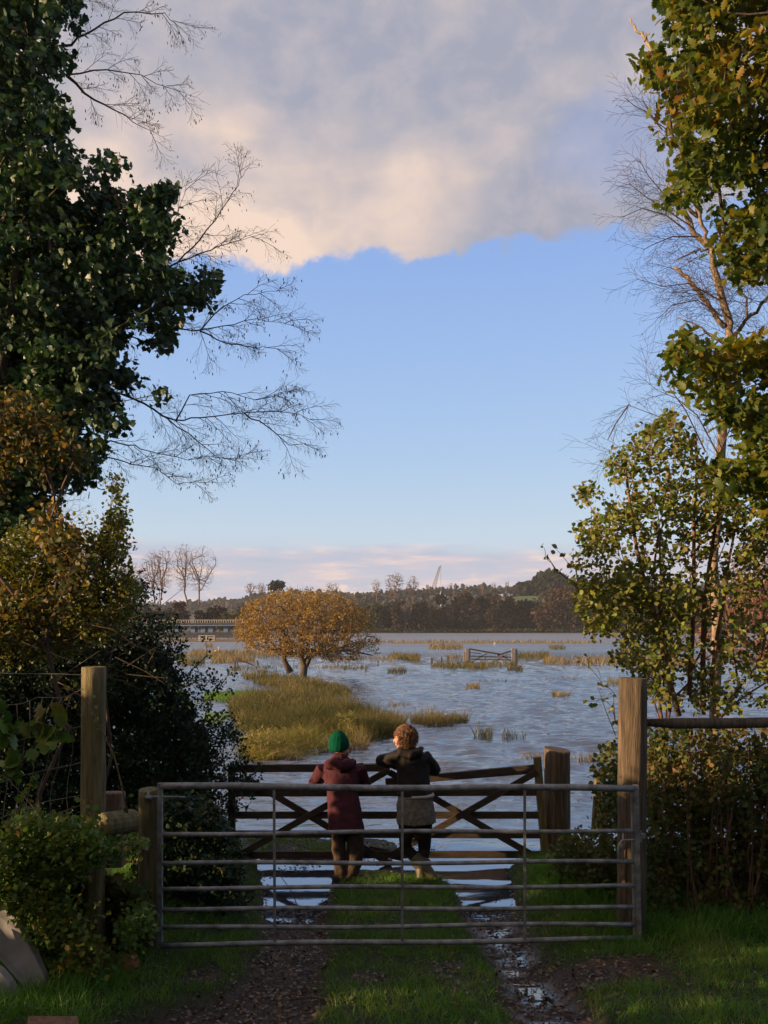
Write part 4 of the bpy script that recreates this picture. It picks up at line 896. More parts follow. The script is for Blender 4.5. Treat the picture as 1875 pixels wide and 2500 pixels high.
ocl = np.vstack([poly_pts(ok1, 1500, 6.5, 7.9), poly_pts(ok2, 700, 6.5, 7.7)]); ocl = thin_by_noise(ocl, 2.2, .33, 12)
oal = clumped(ocl, 13, rng.uniform(.09, .16, len(ocl)))
scatter('leaves', oal, rng.uniform(.065, .115, len(oal)), OAKL, M['oak'], ok, upbias=.6)
sel = ocl[rng.choice(len(ocl), 420, replace=False)]
grow(sel, [(4.0, 7.6, .2), (3.95, 7.5, 1.5), (3.9, 7.4, 3), (3.8, 7.3, 4.8), (3.8, 7.3, 7), (3.7, 7.3, 9)], .005, .2, 'trunk', M['bark'], ok)
# ---- pale half-dead tree with broken limbs behind the oak
dbt = empty('dead_birch', (3.75, 9.6, .2), 'pale half-dead tree with snapped limbs and fine bare twigs behind the oak', 'tree')
def limb(L, r0, r1, Y=9.4, name='limb', mat='pale_bark', seed=0):
    rr = np.random.default_rng(seed); n = len(L); pts = [P(x, y, Y + .05 * i * ((seed % 3) - 1)) for i, (x, y) in enumerate(L)]; P2 = []
    for i in range(n - 1):
        for s_ in range(3): P2.append(pts[i].lerp(pts[i + 1], s_ / 3) + Vector(rr.normal(size=3) * .010))
    P2.append(pts[-1]); k = len(P2)
    return MB().tube(P2, [(r0 + (r1 - r0) * i / k) * (1 + rr.normal() * .07) for i in range(k)], 10).build(name, M[mat], dbt, smooth=True)
limb([(1730, 2150), (1740, 1900), (1752, 1500)] + c7([(1150, 1100), (1190, 500)]) + c6([(1250, 2060), (1240, 1950), (1205, 1790), (1150, 1600), (1130, 1490), (1050, 1420), (1000, 1330), (970, 1265)]), .062, .026, seed=1, name='trunk')
limb(c6([(1215, 1960), (1130, 1840), (1060, 1760), (1010, 1690), (960, 1640), (915, 1605)]), .030, .018, seed=2)
limb(c6([(1125, 1480), (1090, 1390), (1060, 1280), (1040, 1235)]), .026, .014, seed=3)
limb(c6([(1120, 1500), (1060, 1500), (1000, 1525), (925, 1560)]), .016, .006, seed=4)
limb(c6([(1500, 1750), (1400, 1870), (1340, 1920), (1280, 2000), (1290, 2100)]), .018, .03, seed=5)
limb(c6([(1350, 1900), (1345, 1780), (1270, 1700), (1200, 1600)]), .014, .005, seed=6)
limb(c6([(1060, 1300), (1000, 1250), (930, 1170), (870, 1105)]), .022, .016, seed=7)
limb(c6([(900, 500), (830, 400), (780, 310), (735, 240), (700, 190), (670, 150), (642, 108)]), .030, .008, seed=8)
limb(c6([(735, 240), (745, 215), (762, 208)]), .012, .005, seed=9); limb(c6([(1060, 1300), (1000, 900), (900, 500)]), .024, .030, seed=10)
limb(c6([(1240, 2080), (1110, 1990), (1020, 1930), (930, 1905)]), .014, .004, seed=11)
nt_ = MB(); tt_ = []
dl = lambda L, Y=9.4: [P(x, y, Y) for x, y in L]
fine = [dl(c6(l)) for l in ([(1240, 2050), (1205, 1790), (1150, 1600), (1130, 1490), (1000, 1330), (970, 1265)], [(1215, 1960), (1130, 1840), (1010, 1690), (915, 1605)], [(1500, 1750), (1400, 1870), (1290, 2100)], [(1350, 1900), (1345, 1780), (1200, 1600)], [(1060, 1300), (930, 1170), (870, 1105)])]
for L_ in fine:
    for q, dd in along(L_, .085):
        for sgn in (-1, 1):
            if rng.uniform() < .8: twig(nt_, q, np.array([sgn * rng.uniform(.5, 1), rng.normal() * .35, rng.uniform(.0, 1.0)]), rng.uniform(.35, .8), .0034, 2, tt_, .22, fork=5)
for L_ in ([(1000, 1300), (880, 1200), (760, 1060), (690, 940), (655, 1030)], [(1000, 1350), (850, 1250), (740, 1180), (640, 1100)], [(980, 1380), (860, 1290), (720, 1250), (585, 1310)], [(1000, 1000), (900, 800), (800, 730), (715, 595)], [(840, 780), (760, 680), (680, 640), (612, 585)], [(1060, 1420), (900, 1420), (780, 1470), (725, 1500)],
           [(1180, 1800), (1000, 1700), (850, 1720), (690, 1675)], [(1200, 1900), (1050, 1800), (900, 1830), (820, 1910)], [(1230, 2080), (1100, 2000), (980, 2050), (850, 2190)]):
    q = dl(c6(L_), 9.3); nt_.tube(q, [.009, .007, .005, .003, .002][:len(q)], 5, cap=False)
    for p_, dd in along(q, .10):
        for sgn in (-1, 1): twig(nt_, p_, dd * .9 + np.cross(dd, [0, 1, 0]) * sgn * rng.uniform(.3, .8), rng.uniform(.2, .45), .0024, 1, tt_, .15, fork=5)
for L_ in ([(1150, 640), (1000, 420), (850, 300), (640, 220), (560, 290)], [(1150, 700), (1000, 560), (800, 420), (640, 450), (460, 515)], [(1200, 560), (1050, 280), (930, 180), (810, 130), (690, 30)], [(1100, 500), (980, 250), (900, 140), (860, 70), (790, 55)], [(700, 480), (600, 560), (480, 600)], [(640, 215), (560, 330), (512, 430)], [(1250, 700), (1330, 400), (1450, 200)], [(1150, 600), (1250, 350), (1200, 150)]):
    q = dl(c7(L_), 9.2); nt_.tube(q, [.009, .007, .005, .003, .002][:len(q)], 5, cap=False)
    for p_, dd in along(q, .12):
        for sgn in (-1, 1): twig(nt_, p_, dd * .9 + np.cross(dd, [0, 1, 0]) * sgn * rng.uniform(.3, .8), rng.uniform(.2, .5), .0024, 1, tt_, .15, fork=4)
tag(nt_.build('twigs', M['twig'], dbt), kind='stuff')

# ---- alder thicket behind the right-hand post
al = empty('alder_shrub', (3.0, 8.2, .2), 'many-stemmed alder with round green leaves behind the tall weathered gatepost', 'shrub')
alp = c7([(900, 285), (830, 330), (700, 385), (640, 440), (560, 520), (515, 560), (540, 640), (480, 720), (380, 690), (350, 730), (360, 830), (430, 900), (410, 950), (320, 930), (330, 990), (400, 1050), (330, 1090), (370, 1130), (300, 1190), (320, 1280), (330, 1450), (390, 1500), (420, 1620),
          (520, 1600), (600, 1650), (560, 1760), (650, 1830), (700, 1900), (900, 2040), (1250, 2060), (1475, 2000), (2100, 2000), (2100, 700), (1475, 800), (1320, 820), (1230, 720), (1130, 620), (1000, 420)])
ac = thin_by_noise(poly_pts(alp, 2700, 7.5, 8.7), 2.4, .35, 15)
hz = (ac[:, 0] > 2.9) & (ac[:, 2] < 3.6) & (rng.uniform(size=len(ac)) < .62); ac = ac[~hz]
xtra = np.array(V3([(x, y, 7.6) for x, y in c7([(130, 1070), (140, 1140), (200, 1080), (240, 1120), (200, 1200), (230, 1220), (290, 1180), (360, 1110), (270, 1260), (400, 1740), (340, 1750), (410, 1800), (400, 1980), (440, 2010), (480, 1980), (460, 1900), (550, 1950), (480, 1900), (545, 2050), (560, 2130)])]))
all_ = np.vstack([clumped(ac, 13, .10), clumped(xtra, 3, .035)])
scatter('leaves', all_, rng.uniform(.028, .060, len(all_)), ROUND, M['alder'], al, upbias=.5)
grow(np.vstack([ac[rng.choice(len(ac), 420, replace=False)], xtra]), [(3.0, 8.3, .1), (2.95, 8.3, .8), (2.85, 8.2, 1.6), (2.8, 8.1, 2.6), (2.7, 8.0, 3.6), (2.65, 8.0, 4.6)], .0022, .016, 'branches', M['red_bark'], al, bf=.6, expo=.38)
for k, L in enumerate([[(940, 2085), (890, 1900), (830, 1650), (800, 1500), (760, 1370), (690, 1100), (650, 850), (620, 600)], [(885, 2060), (870, 1800), (840, 1500), (830, 1200), (820, 950)], [(1000, 1960), (1020, 1650), (1030, 1300), (1030, 900), (1050, 600), (1040, 400)],
                       [(1085, 2040), (1085, 1700), (1090, 1450), (1120, 1200), (1150, 1000), (1190, 800)], [(1130, 1900), (1170, 1600), (1210, 1400), (1240, 1150), (1290, 900)], [(780, 1420), (700, 1440), (600, 1430), (540, 1440)], [(1290, 1850), (1260, 1650), (1275, 1500)], [(370, 1330), (290, 1270), (200, 1210), (150, 1120)], [(560, 2200), (500, 2050), (460, 1930), (440, 1890)]]):
    r0 = [.030, .018, .026, .030, .022, .008, .012, .007, .004][k]; pts = [P(x, y, 7.9 + .08 * (k % 4)) for x, y in c7(L)]
    MB().tube(pts, [r0 * (1 - .65 * i / len(pts)) for i in range(len(pts))], 8).build('stem', M['red_bark'], al, smooth=True)
# ---- bramble tangle under the rail, right
br = empty('bramble_thicket', (3.0, 7.4, .2), 'dark thicket of brambles and thin stems under the round rail right of the gatepost', 'brambles')
c3 = lambda L: [(1175 + x / 2.211, 1500 + y / 2.211) for x, y in L]
brp = c3([(885, 640), (1000, 600), (1300, 640), (1548, 610), (2200, 600), (2200, 1750), (1548, 1720), (1200, 1760), (900, 1640), (860, 1300)])
brp2 = c3([(640, 740), (700, 700), (740, 720), (745, 1650), (700, 1500), (520, 1440), (400, 1420), (380, 1290), (440, 1230), (530, 1170), (600, 1180), (650, 1050), (600, 900)])
bc = np.vstack([thin_by_noise(poly_pts(brp, 1500, 6.9, 7.9), 3.0, .28, 31), thin_by_noise(poly_pts(brp2, 260, 7.2, 8.4), 3.0, .30, 32)]); bll = clumped(bc, 13, .10)
scatter('leaves', bll, rng.uniform(.035, .065, len(bll)), OVAL2, M['dark_bramble'], br, upbias=.5)
core = poly_pts(c3([(900, 760), (2200, 700), (2200, 1700), (900, 1600)]), 9000, 7.8, 8.6); scatter('inner_leaves', core, rng.uniform(.05, .08, len(core)), OVAL, M['dark_bramble'], br)
grow(bc[rng.choice(len(bc), 330)], [(3.2, 7.6, .1), (3.1, 7.5, .6), (3.0, 7.5, 1.1)], .003, .012, 'stems', M['twig'], br, bf=.4)
st_ = MB()
for k in range(70):
    x = rng.uniform(1590, 1900); Yk = rng.uniform(6.9, 7.5); a = P(x, rng.uniform(2180, 2260), Yk); e = P(x + rng.normal() * 40, rng.uniform(1750, 2050), Yk + .1)
    st_.tube([a, a.lerp(e, .5) + Vector((rng.normal() * .04, 0, 0)), e], [.005, .004, .002], 5, cap=False)
st_.build('thin_stems', M['red_bark'], br)
# ---- russet thicket further off at the right edge
rt = empty('hawthorn_thicket', (6.6, 14, -.1), 'russet brown hawthorn thicket behind the alder at the right edge', 'shrub')
rp = c7([(1020, 1420), (1250, 1180), (1400, 1080), (1475, 1000), (2300, 900), (2300, 1900), (1475, 1800), (1300, 1780), (1120, 1780), (1030, 1620)])
rc = poly_pts(rp, 1500, 13, 15.5); rl = clumped(rc, 7, .16); scatter('leaves', rl, rng.uniform(.035, .06, len(rl)), OVAL, M['rust'], rt)
grow(rc, [(6.8, 14.2, -.2), (6.8, 14.2, .6), (6.9, 14.2, 1.6)], .004, .08, 'branches', M['red_bark'], rt)

# ---- unseen foliage left of and behind the camera, placed to shade the gateway
def box_pts(n, x0, x1, y0, y1, z0, z1): return np.stack([rng.uniform(x0, x1, n), rng.uniform(y0, y1, n), rng.uniform(z0, z1, n)], 1)
for k, (y0, y1, zt, n) in enumerate([(-8.0, -1.0, 4.6, 7000), (-1.0, 2.6, 4.3, 6000), (2.6, 5.15, 3.9, 6500), (5.15, 6.12, 3.35, 3800), (6.62, 7.4, 3.2, 2700)]):  # hedge sections, heights and gaps shaped to steer sun and shade
    hh = empty('field_hedge', (-9.5, (y0 + y1) / 2, .6), ['far stretch of hedge along the lane behind the camera', 'tall field hedge along the lane', 'hedge beside the gateway', 'small open-based thorn tree beside the gateway', 'lowest stretch of hedge beside the water'][k], 'hedge')
    p = box_pts(n, -10.0 if k != 3 else -9.5, -9.0 if k != 3 else -9.15, y0, y1, .1, zt + .4)
    if k != 3: top = zt + .5 - .9 * fbm(p[:, 1], p[:, 0] * 0, 1.1, 40 + k); p = p[p[:, 2] < top]
    if k == 3: p = p[(p[:, 1] > 5.7) | (p[:, 2] > 1.0)]; q_ = box_pts(900, -9.5, -9.15, y0, 5.7, 1.2, 2.0); p = np.vstack([q_ + [0, 0, 1.2], p])
    if k == 3: p = p[((p[:, 2] > 2.35) | (p[:, 2] < 1.5)) & (p[:, 2] < 3.3)]  # canopy trimmed to shade the backs while sun passes below to the grass
    if k == 2: p = p[~((p[:, 1] > 2.9) & (p[:, 1] < 3.5) & (p[:, 2] > 2.3) & (p[:, 2] < 3.1))]; p = p[~((p[:, 1] > 4.6) & (p[:, 2] > 2.2) & (p[:, 2] < 2.75))]
    scatter('leaves', p, .14, QUADL, M['bramble'], hh)
    MB().tube([(-9.5, (y0 + y1) / 2, .3), (-9.5, (y0 + y1) / 2, zt * .8)], [.12, .04], 8).build('trunk', M['bark'], hh)
for k, (x0, x1, y0, y1, zt, n) in enumerate([(-7.5, -2.5, -9, -5, 9, 14000), (-2.5, 3.0, -10, -6, 9, 14000), (3.0, 8.5, -8, -4, 9.5, 14000), (4.6, 7.5, -4, 3.5, 7, 12000)]):  # unseen trees put in around the camera to darken the ambient light
    hh = empty('lane_tree', ((x0 + x1) / 2, (y0 + y1) / 2, 1.2), ['leafy tree arching over the lane behind and left of the camera', 'leafy tree straight behind the camera', 'leafy tree behind and right of the camera', 'leafy tree beside the lane right of the camera'][k], 'tree')
    p = box_pts(n, x0, x1, y0, y1, 1.2, zt); c_ = np.array([(x0 + x1) / 2, (y0 + y1) / 2, zt * .5]); q = (p - c_) / [(x1 - x0) * .56, (y1 - y0) * .56, zt * .55]; p = p[(q ** 2).sum(1) < 1.1]
    scatter('leaves', p, .26, QUADL, M['dark_bramble'], hh); MB().tube([(c_[0], c_[1], .9), (c_[0], c_[1], zt * .8)], [.25, .06], 8).build('trunk', M['bark'], hh)

# ---- grass
def blades(name, pts, h, mat, label, cat='grass', wide=1.0, bend=.35, lean=.35, parent=None, shape=BLADE):
    N = len(pts); d = rng.normal(size=(N, 3)) * lean; d[:, 2] = 1
    o = scatter(name, pts, h, shape, M[mat], parent, dirs=d, upbias=0, bend=bend, wide=wide)
    if parent is None: tag(o, label, cat, kind='stuff')
    return o
def grass_area(n, x0, x1, y0, y1): 
    x = rng.uniform(x0, x1, n); y = rng.uniform(y0, y1, n); m_ = mudmask(x, y); z = ground_h(x, y); k = (rng.uniform(size=n) > m_ * 1.35) & (z > .015); x, y, z = x[k], y[k], z[k]
    return np.stack([x, y, z - .01], 1)
gp_ = grass_area(150000, -2.6, 3.6, 4.3, 9.3)
t_ = fbm(gp_[:, 0], gp_[:, 1], 2.5, 77); d_ = fbm(gp_[:, 0], gp_[:, 1], 6, 78)
gp_ = gp_[rng.uniform(size=len(gp_)) < np.clip((d_ - .30) * 3.2, .12, 1)]
t_ = fbm(gp_[:, 0], gp_[:, 1], 2.5, 77)
side = sstep(1.3, 1.9, gp_[:, 0]) * sstep(5.6, 6.6, gp_[:, 1]) * .09 + sstep(-1.4, -1.9, gp_[:, 0]) * .05
hh = rng.uniform(.4, 1.3, len(gp_)) * (.02 + .11 * t_ + side)
blades('grass', gp_, hh, 'grass', 'short green grass on the verges and between the wheel ruts', wide=np.clip(.10 / hh, .9, 3) * 1.0)
ds_ = gp_[rng.choice(len(gp_), 3800, replace=False)]; blades('dead_grass', ds_, rng.uniform(.05, .16, 3800), 'dry_rush', 'pale dead blades scattered through the green grass', wide=.7, lean=.7)
x = rng.uniform(-2.2, .6, 9000); y = rng.uniform(9.4, 10.8, 9000); z = ground_h(x, y); k = (z > .01) & (fbm(x, y, 2.2, 91) > .46) & (x > -2.4)
blades('short_grass', np.stack([x, y, z], 1)[k], rng.uniform(.03, .09, k.sum()), 'bright_grass', 'patch of short bright grass on the mud just past the wooden gate', wide=2.2)
# fallen leaves
x = rng.uniform(-2.2, 2.6, 30000); y = rng.uniform(4.3, 11, 30000); z = ground_h(x, y); mm = mudmask(x, y); L_, R_, _, _ = ruts(x, y)
k = (rng.uniform(size=len(x)) < mm * .62 + .05) & ((z > -.035) | (rng.uniform(size=len(x)) < .0)) & (fbm(x, y, 3.2, 55) + .1 * mm > .40); z = np.maximum(z, .003)
pp = np.stack([x, y, z + .012], 1)[k]; d = rng.normal(size=(len(pp), 3)); d[:, 2] *= .3
o = scatter('fallen_leaves', pp, rng.uniform(.018, .042, len(pp)), OVAL, M['litter'], dirs=d, upbias=1.2); tag(o, 'brown fallen leaves trodden into the muddy ruts', 'leaves', kind='stuff')
fl = clumped(np.array([(-.30, 8.95, .004), (-1.0, 9.2, .004), (-.9, 9.35, .004), (.25, 9.6, .004), (.1, 9.8, .004), (.6, 9.9, .004), (-.2, 9.5, .004), (-1.4, 9.0, .004), (.35, 10.1, .004)]), 46, .24); fl[:, 2] = .006 + rng.uniform(0, .01, len(fl))
d = rng.normal(size=fl.shape); d[:, 2] *= .25
o = scatter('floating_leaves', fl, rng.uniform(.02, .04, len(fl)), OVAL, M['litter'], dirs=d, upbias=1.2); tag(o, 'brown leaves floating on the calm water under the wooden gate', 'leaves', kind='stuff')
# small things on the ground
def on_ground(px, py):
    Yg = 5.0
    for _ in range(60): x = (px - CX) / F * Yg; Yg = (CZ - float(ground_h(x, Yg))) * F / (py - HY) * .5 + Yg * .5
    return Vector(((px - CX) / F * Yg, Yg, float(ground_h((px - CX) / F * Yg, Yg))))
a = on_ground(705, 2448); b_ = on_ground(868, 2452)
mb = MB().tube([a + Vector((0, 0, .02)), a.lerp(b_, .35) + Vector((0, .03, .03)), a.lerp(b_, .7) + Vector((0, -.01, .02)), b_ + Vector((0, .03, .03))], [.006, .010, .010, .013], 8)
mb.tube([a.lerp(b_, .3) + Vector((0, .02, .03)), a.lerp(b_, .15) + Vector((-.02, -.09, .03))], [.006, .003], 6); o = mb.build('fallen_stick', M['grey_wood'], smooth=True); tag(o, 'crooked stick lying across the left wheel rut', 'stick')
mb = MB().tube([P(678, 2130, 8.2), P(708, 2170, 8.1), P(722, 2200, 8.0), P(738, 2245, 7.9)], [.003, .004, .004, .003], 5); mb.tube([P(722, 2200, 8.0), P(716, 2215, 8.0)], [.003, .002], 4)
o = mb.build('leaning_twig', M['twig']); tag(o, 'thin dark twig sticking up out of the flooded left rut', 'twig')
mb = MB()
for (x0, y0, x1, y1) in ((1205, 2192, 1226, 2190), (1210, 2186, 1222, 2196), (1212, 2196, 1204, 2199), (1206, 2190, 1214, 2192)):
    q0 = Vector(((x0 - CX) / F * 8.2, CZ * F / (y0 - HY), .012)); q1 = Vector(((x1 - CX) / F * 8.2, CZ * F / (y1 - HY), .02)); mb.tube([q0, q0.lerp(q1, .5) + Vector((0, 0, .012)), q1], [.004, .005, .002], 5)
o = mb.build('floating_twig', M['twig']); tag(o, 'small dark twig floating on the flooded right rut', 'twig')
# concrete slabs, pot and board at the lower left
def slab(name, corners, th, mat, label, cat, away=Vector((.15, 1, .1))):
    me_ = MB(); n_ = len(corners); me_.v = [Vector(c_) for c_ in corners] + [Vector(c_) + away.normalized() * th for c_ in corners]
    me_.f = [tuple(reversed(range(n_))), tuple(range(n_, 2 * n_))] + [(i, (i + 1) % n_, (i + 1) % n_ + n_, i + n_) for i in range(n_)]
    o = me_.build(name, M[mat], None, bevel=.004); bpy.context.view_layer.update(); return tag(o, label, cat)
cr = lambda x, y, Y: P(x / 3.95, 2150 + y / 3.95, Y)
slab('concrete_slab', [cr(-700, -160, 5.35), cr(0, 230, 5.2), cr(130, 340, 5.15), cr(210, 500, 5.1), cr(330, 720, 5.05), cr(420, 920, 5.0), cr(470, 1190, 4.95), cr(330, 1145, 4.93), cr(0, 770, 5.0), cr(-700, 200, 5.1)], .05, 'concrete', 'large pale slab with a chipped edge leaning at the lower left corner', 'slab')
slab('concrete_slab', [cr(-700, 420, 4.95), cr(0, 880, 4.84), cr(70, 960, 4.83), cr(215, 1215, 4.78), cr(120, 1330, 4.72), cr(-700, 1300, 4.72)], .05, 'concrete', 'smaller pale slab leaning in front of the larger one at the lower left corner', 'slab')
slab('timber_board', [cr(200, 480, 5.45), cr(430, 700, 5.4), cr(560, 900, 5.35), cr(560, 1150, 5.3), cr(200, 1150, 5.3)], .03, 'post_wood', 'mossy board standing behind the pale leaning slab', 'board')
pq = on_ground(285, 2378); mb = MB(); n_ = 20
mb.loft([(pq + Vector((0, .15, -.05)), .095, .095), (pq + Vector((0, .15, .0)), .10, .10), (pq + Vector((0, .15, .045)), .088, .088), (pq + Vector((0, .15, .062)), .05, .05), (pq + Vector((0, .15, .066)), .018, .018)], 22); o = mb.build('terracotta_pot', M['terracotta'], smooth=True); tag(o, 'upturned orange terracotta pot half hidden in the grass', 'pot')
q0 = on_ground(79, 2516); q1 = on_ground(201, 2516); o = MB().beam(q0 + Vector((0, -.06, .03)), q1 + Vector((0, -.06, .03)), .06, .18).build('wooden_plank', M['red_bark'], bevel=.004); tag(o, 'end of a reddish plank lying in the grass at the bottom edge', 'plank')

# ================================================================== RUSHES AND BANKS IN THE FLOOD
def water_y(py): return CZ * F / (py - HY)
def px_ground(poly, n):
    p = np.array(poly, float); lo, hi = p.min(0), p.max(0); res = np.zeros((0, 2))
    while len(res) < n: q = rng.uniform(lo, hi, (n * 2, 2)); res = np.vstack([res, q[in_poly(q[:, 0], q[:, 1], poly)]])
    res = res[:n]; Yw = CZ * F / (res[:, 1] - HY); return np.stack([(res[:, 0] - CX) * Yw / F, Yw, np.full(n, -.03)], 1)
def rushes(poly, n, h, mat, label, wide=None, lean=.22, cat='rushes', bend=.3, name='rushes'):
    p = px_ground(poly, n); Yw = p[:, 1]; k = .6 * fbm(p[:, 0], p[:, 1], .55, 3) + .4 * fbm(p[:, 0], p[:, 1], 1.8, 13); p = p[rng.uniform(size=n) < np.clip((k - .36) * 6, 0.04, 1)]; Yw = p[:, 1]
    hs = h * rng.uniform(.45, 1.15, len(p)) * (.35 + 1.3 * fbm(p[:, 0], p[:, 1], 1.3, 8)); wd = np.maximum(.010, .00055 * Yw) / hs / .036
    return blades(name, p, hs, mat, label, cat, wide=wd, lean=lean, bend=bend)
rushes([(560, 1748), (600, 1786), (760, 1795), (900, 1808), (1000, 1800), (985, 1765), (900, 1738), (800, 1705), (700, 1692), (620, 1695), (560, 1720)], 15000, .50, 'rush', 'broad bed of brown and green rushes in the middle of the flood', bend=.35)
rushes([(560, 1778), (600, 1792), (760, 1802), (900, 1812), (1000, 1803), (990, 1790), (880, 1780), (700, 1770)], 5000, .42, 'green_rush', 'dark green front edge of the broad rush bed')
rushes([(560, 1748), (600, 1780), (700, 1785), (820, 1790), (860, 1770), (760, 1720), (640, 1700), (560, 1720)], 5000, .45, 'green_rush', 'darker green rushes mixed through the left of the broad bed')
rushes([(586, 1848), (640, 1858), (740, 1852), (800, 1835), (880, 1815), (905, 1800), (860, 1795), (700, 1800), (600, 1812)], 6500, .50, 'gold_rush', 'tufted golden green rushes nearest the two people', bend=.6, lean=.4)
rushes([(800, 1835), (895, 1830), (905, 1800), (850, 1800)], 900, .45, 'dry_rush', 'pale dry stalks at the tip of the nearest rush bed', lean=.4)
rushes([(586, 1650), (620, 1668), (720, 1690), (850, 1702), (858, 1690), (800, 1670), (740, 1655), (640, 1638)], 5500, .38, 'rush', 'rushes around the foot of the autumn willow')
rushes([(1002, 1768), (1060, 1774), (1140, 1768), (1145, 1758), (1070, 1752), (1005, 1758)], 1300, .42, 'rush', 'small golden tussock of rushes to the right of the broad bed')
rushes([(1155, 1800), (1200, 1803), (1205, 1796), (1160, 1794)], 200, .35, 'green_rush', 'sparse dark reed stems standing in open water'); rushes([(1225, 1803), (1285, 1803), (1285, 1797), (1225, 1797)], 120, .28, 'green_rush', 'second sparse tuft of dark reed stems in open water')
for q, (poly, n, h) in enumerate([([(1048, 1634), (1180, 1634), (1260, 1626), (1240, 1620), (1060, 1622)], 1500, .5), ([(1240, 1640), (1275, 1640), (1275, 1632), (1240, 1632)], 260, .5), ([(1325, 1622), (1450, 1626), (1700, 1632), (1700, 1612), (1450, 1608), (1325, 1610)], 3800, .6), ([(1265, 1612), (1340, 1612), (1340, 1600), (1265, 1600)], 900, .7),
        ([(945, 1645), (995, 1645), (990, 1636), (950, 1636)], 260, .4), ([(1136, 1683), (1172, 1683), (1170, 1674), (1140, 1674)], 200, .3), ([(950, 1606), (1025, 1618), (1025, 1604), (960, 1600)], 800, .6), ([(1045, 1586), (1130, 1586), (1130, 1579), (1050, 1579)], 600, .7), ([(900, 1571), (1450, 1571), (1450, 1567), (900, 1566)], 1800, .6),
        ([(1340, 1586), (1380, 1586), (1375, 1580), (1340, 1580)], 200, .6), ([(430, 1606), (680, 1606), (680, 1592), (480, 1592)], 2200, .7), ([(515, 1620), (620, 1618), (625, 1610), (520, 1608)], 900, .7), ([(440, 1625), (500, 1625), (500, 1612), (440, 1612)], 600, .6), ([(500, 1582), (520, 1582), (518, 1576), (500, 1576)], 140, .6), ([(400, 1566), (640, 1566), (640, 1561), (400, 1560)], 900, .6),
        ([(560, 1640), (700, 1632), (900, 1636), (900, 1628), (560, 1628)], 800, .35), ([(1345, 1702), (1395, 1700), (1395, 1694), (1350, 1694)], 200, .3), ([(1260, 1852), (1400, 1856), (1480, 1866), (1480, 1856), (1300, 1846)], 260, .22), ([(1480, 1672), (1600, 1680), (1600, 1668), (1480, 1664)], 500, .4), ([(800, 1612), (960, 1616), (960, 1606), (820, 1604)], 600, .35),
        ([(940, 1724), (1000, 1724), (1000, 1718), (940, 1718)], 90, .2), ([(1170, 1668), (1260, 1668), (1260, 1663), (1170, 1663)], 160, .22), ([(1330, 1660), (1420, 1662), (1420, 1656), (1330, 1656)], 160, .22), ([(1090, 1612), (1130, 1612), (1130, 1604), (1090, 1604)], 200, .5)]):
    rushes(poly, n, h, 'dry_rush' if q % 3 else 'rush', ['straw-coloured rushes in front of the far wooden gate', 'single straw tuft below the right post of the far gate', 'long straw-coloured rush bank running right from the far gate', 'ragged rushes just right of the far gate posts', 'lone rush tuft below the willow branches', 'tiny rush tuft alone in open water', 'tall tuft of rushes left of the short far stumps',
           'distant rush patch up-water from the far gate', 'thin distant line of straw rushes along the far bank', 'small distant tuft right of the far gate', 'brown rush bank with two white birds', 'green-brown rush clump behind the leaning rail', 'rushes beside the dark hedge', 'small dark distant tuft below the pale gate', 'line of rushes by the pale distant gate',
           'thin rush line behind the willow', 'faint drowned tuft in open water right of centre', 'low drowned stems beyond the round hanging post', 'drowned rush line left of the alder', 'sparse rushes under the willow branches', 'faint tuft near the end of the broad bed', 'faint drowned tuft below the far gate', 'faint drowned tuft right of the far gate', 'small rush tuft by the far stumps'][q])
# willowherb shrubs on the near rush bed
for k, (px, py, w_, lab) in enumerate([(632, 1845, .50, 'yellow-green leafy clump at the left end of the nearest rushes'), (856, 1800, .30, 'small yellow-green leafy clump at the right of the nearest rushes')]):
    c0 = Vector(((px - CX) / F * water_y(py), water_y(py), 0)); cc = np.array(c0) + rng.normal(size=(60, 3)) * [w_ * .45, .2, .15] + [0, 0, .33]
    e_ = empty('leafy_herb', c0, lab, 'plant'); ll_ = clumped(cc, 14, .09); scatter('leaves', ll_, .045, OVAL, M['gold_rush'], e_); grow(cc, [c0, c0 + Vector((0, 0, .15))], .004, .02, 'stems', M['bark'], e_)
# bright turf bank on the left
def mound(name, poly, hgt, mat, label=None, z0=-.1):
    c_ = np.mean(np.array([( (x - CX) / F * water_y(y), water_y(y)) for x, y in poly]), 0); V = []; Fc = []; n_ = len(poly); rings = 5
    for r_ in range(rings + 1):
        f_ = 1 - r_ / rings
        for x, y in poly: q = np.array(((x - CX) / F * water_y(y), water_y(y))); p_ = c_ + (q - c_) * f_; V.append((p_[0], p_[1], z0 + hgt * (1 - f_ ** 4) ))
    for r_ in range(rings):
        for i in range(n_): Fc.append((r_ * n_ + i, r_ * n_ + (i + 1) % n_, (r_ + 1) * n_ + (i + 1) % n_, (r_ + 1) * n_ + i))
    o = link(name, np_mesh(name, V, Fc), mat, None, smooth=True); return tag(o, kind='structure')
turf = mat_noise('turf', [(0.06, 0.13, 0.015), (0.12, 0.22, 0.025)], 3, rough=.9, bump=.6, bdist=.05)
tp_ = [(495, 1712), (560, 1716), (620, 1706), (668, 1702), (664, 1694), (600, 1690), (500, 1693)]
mound('grass_bank', tp_, .16, turf); p = px_ground(tp_, 3500); p[:, 2] = .04; blades('bank_grass', p, .10, 'bright_grass', 'bright green turf bank rising out of the flood at left', wide=4.5)
tp_ = [(470, 1790), (560, 1770), (590, 1740), (545, 1728), (480, 1735)]
mound('grass_bank', tp_, .12, turf)

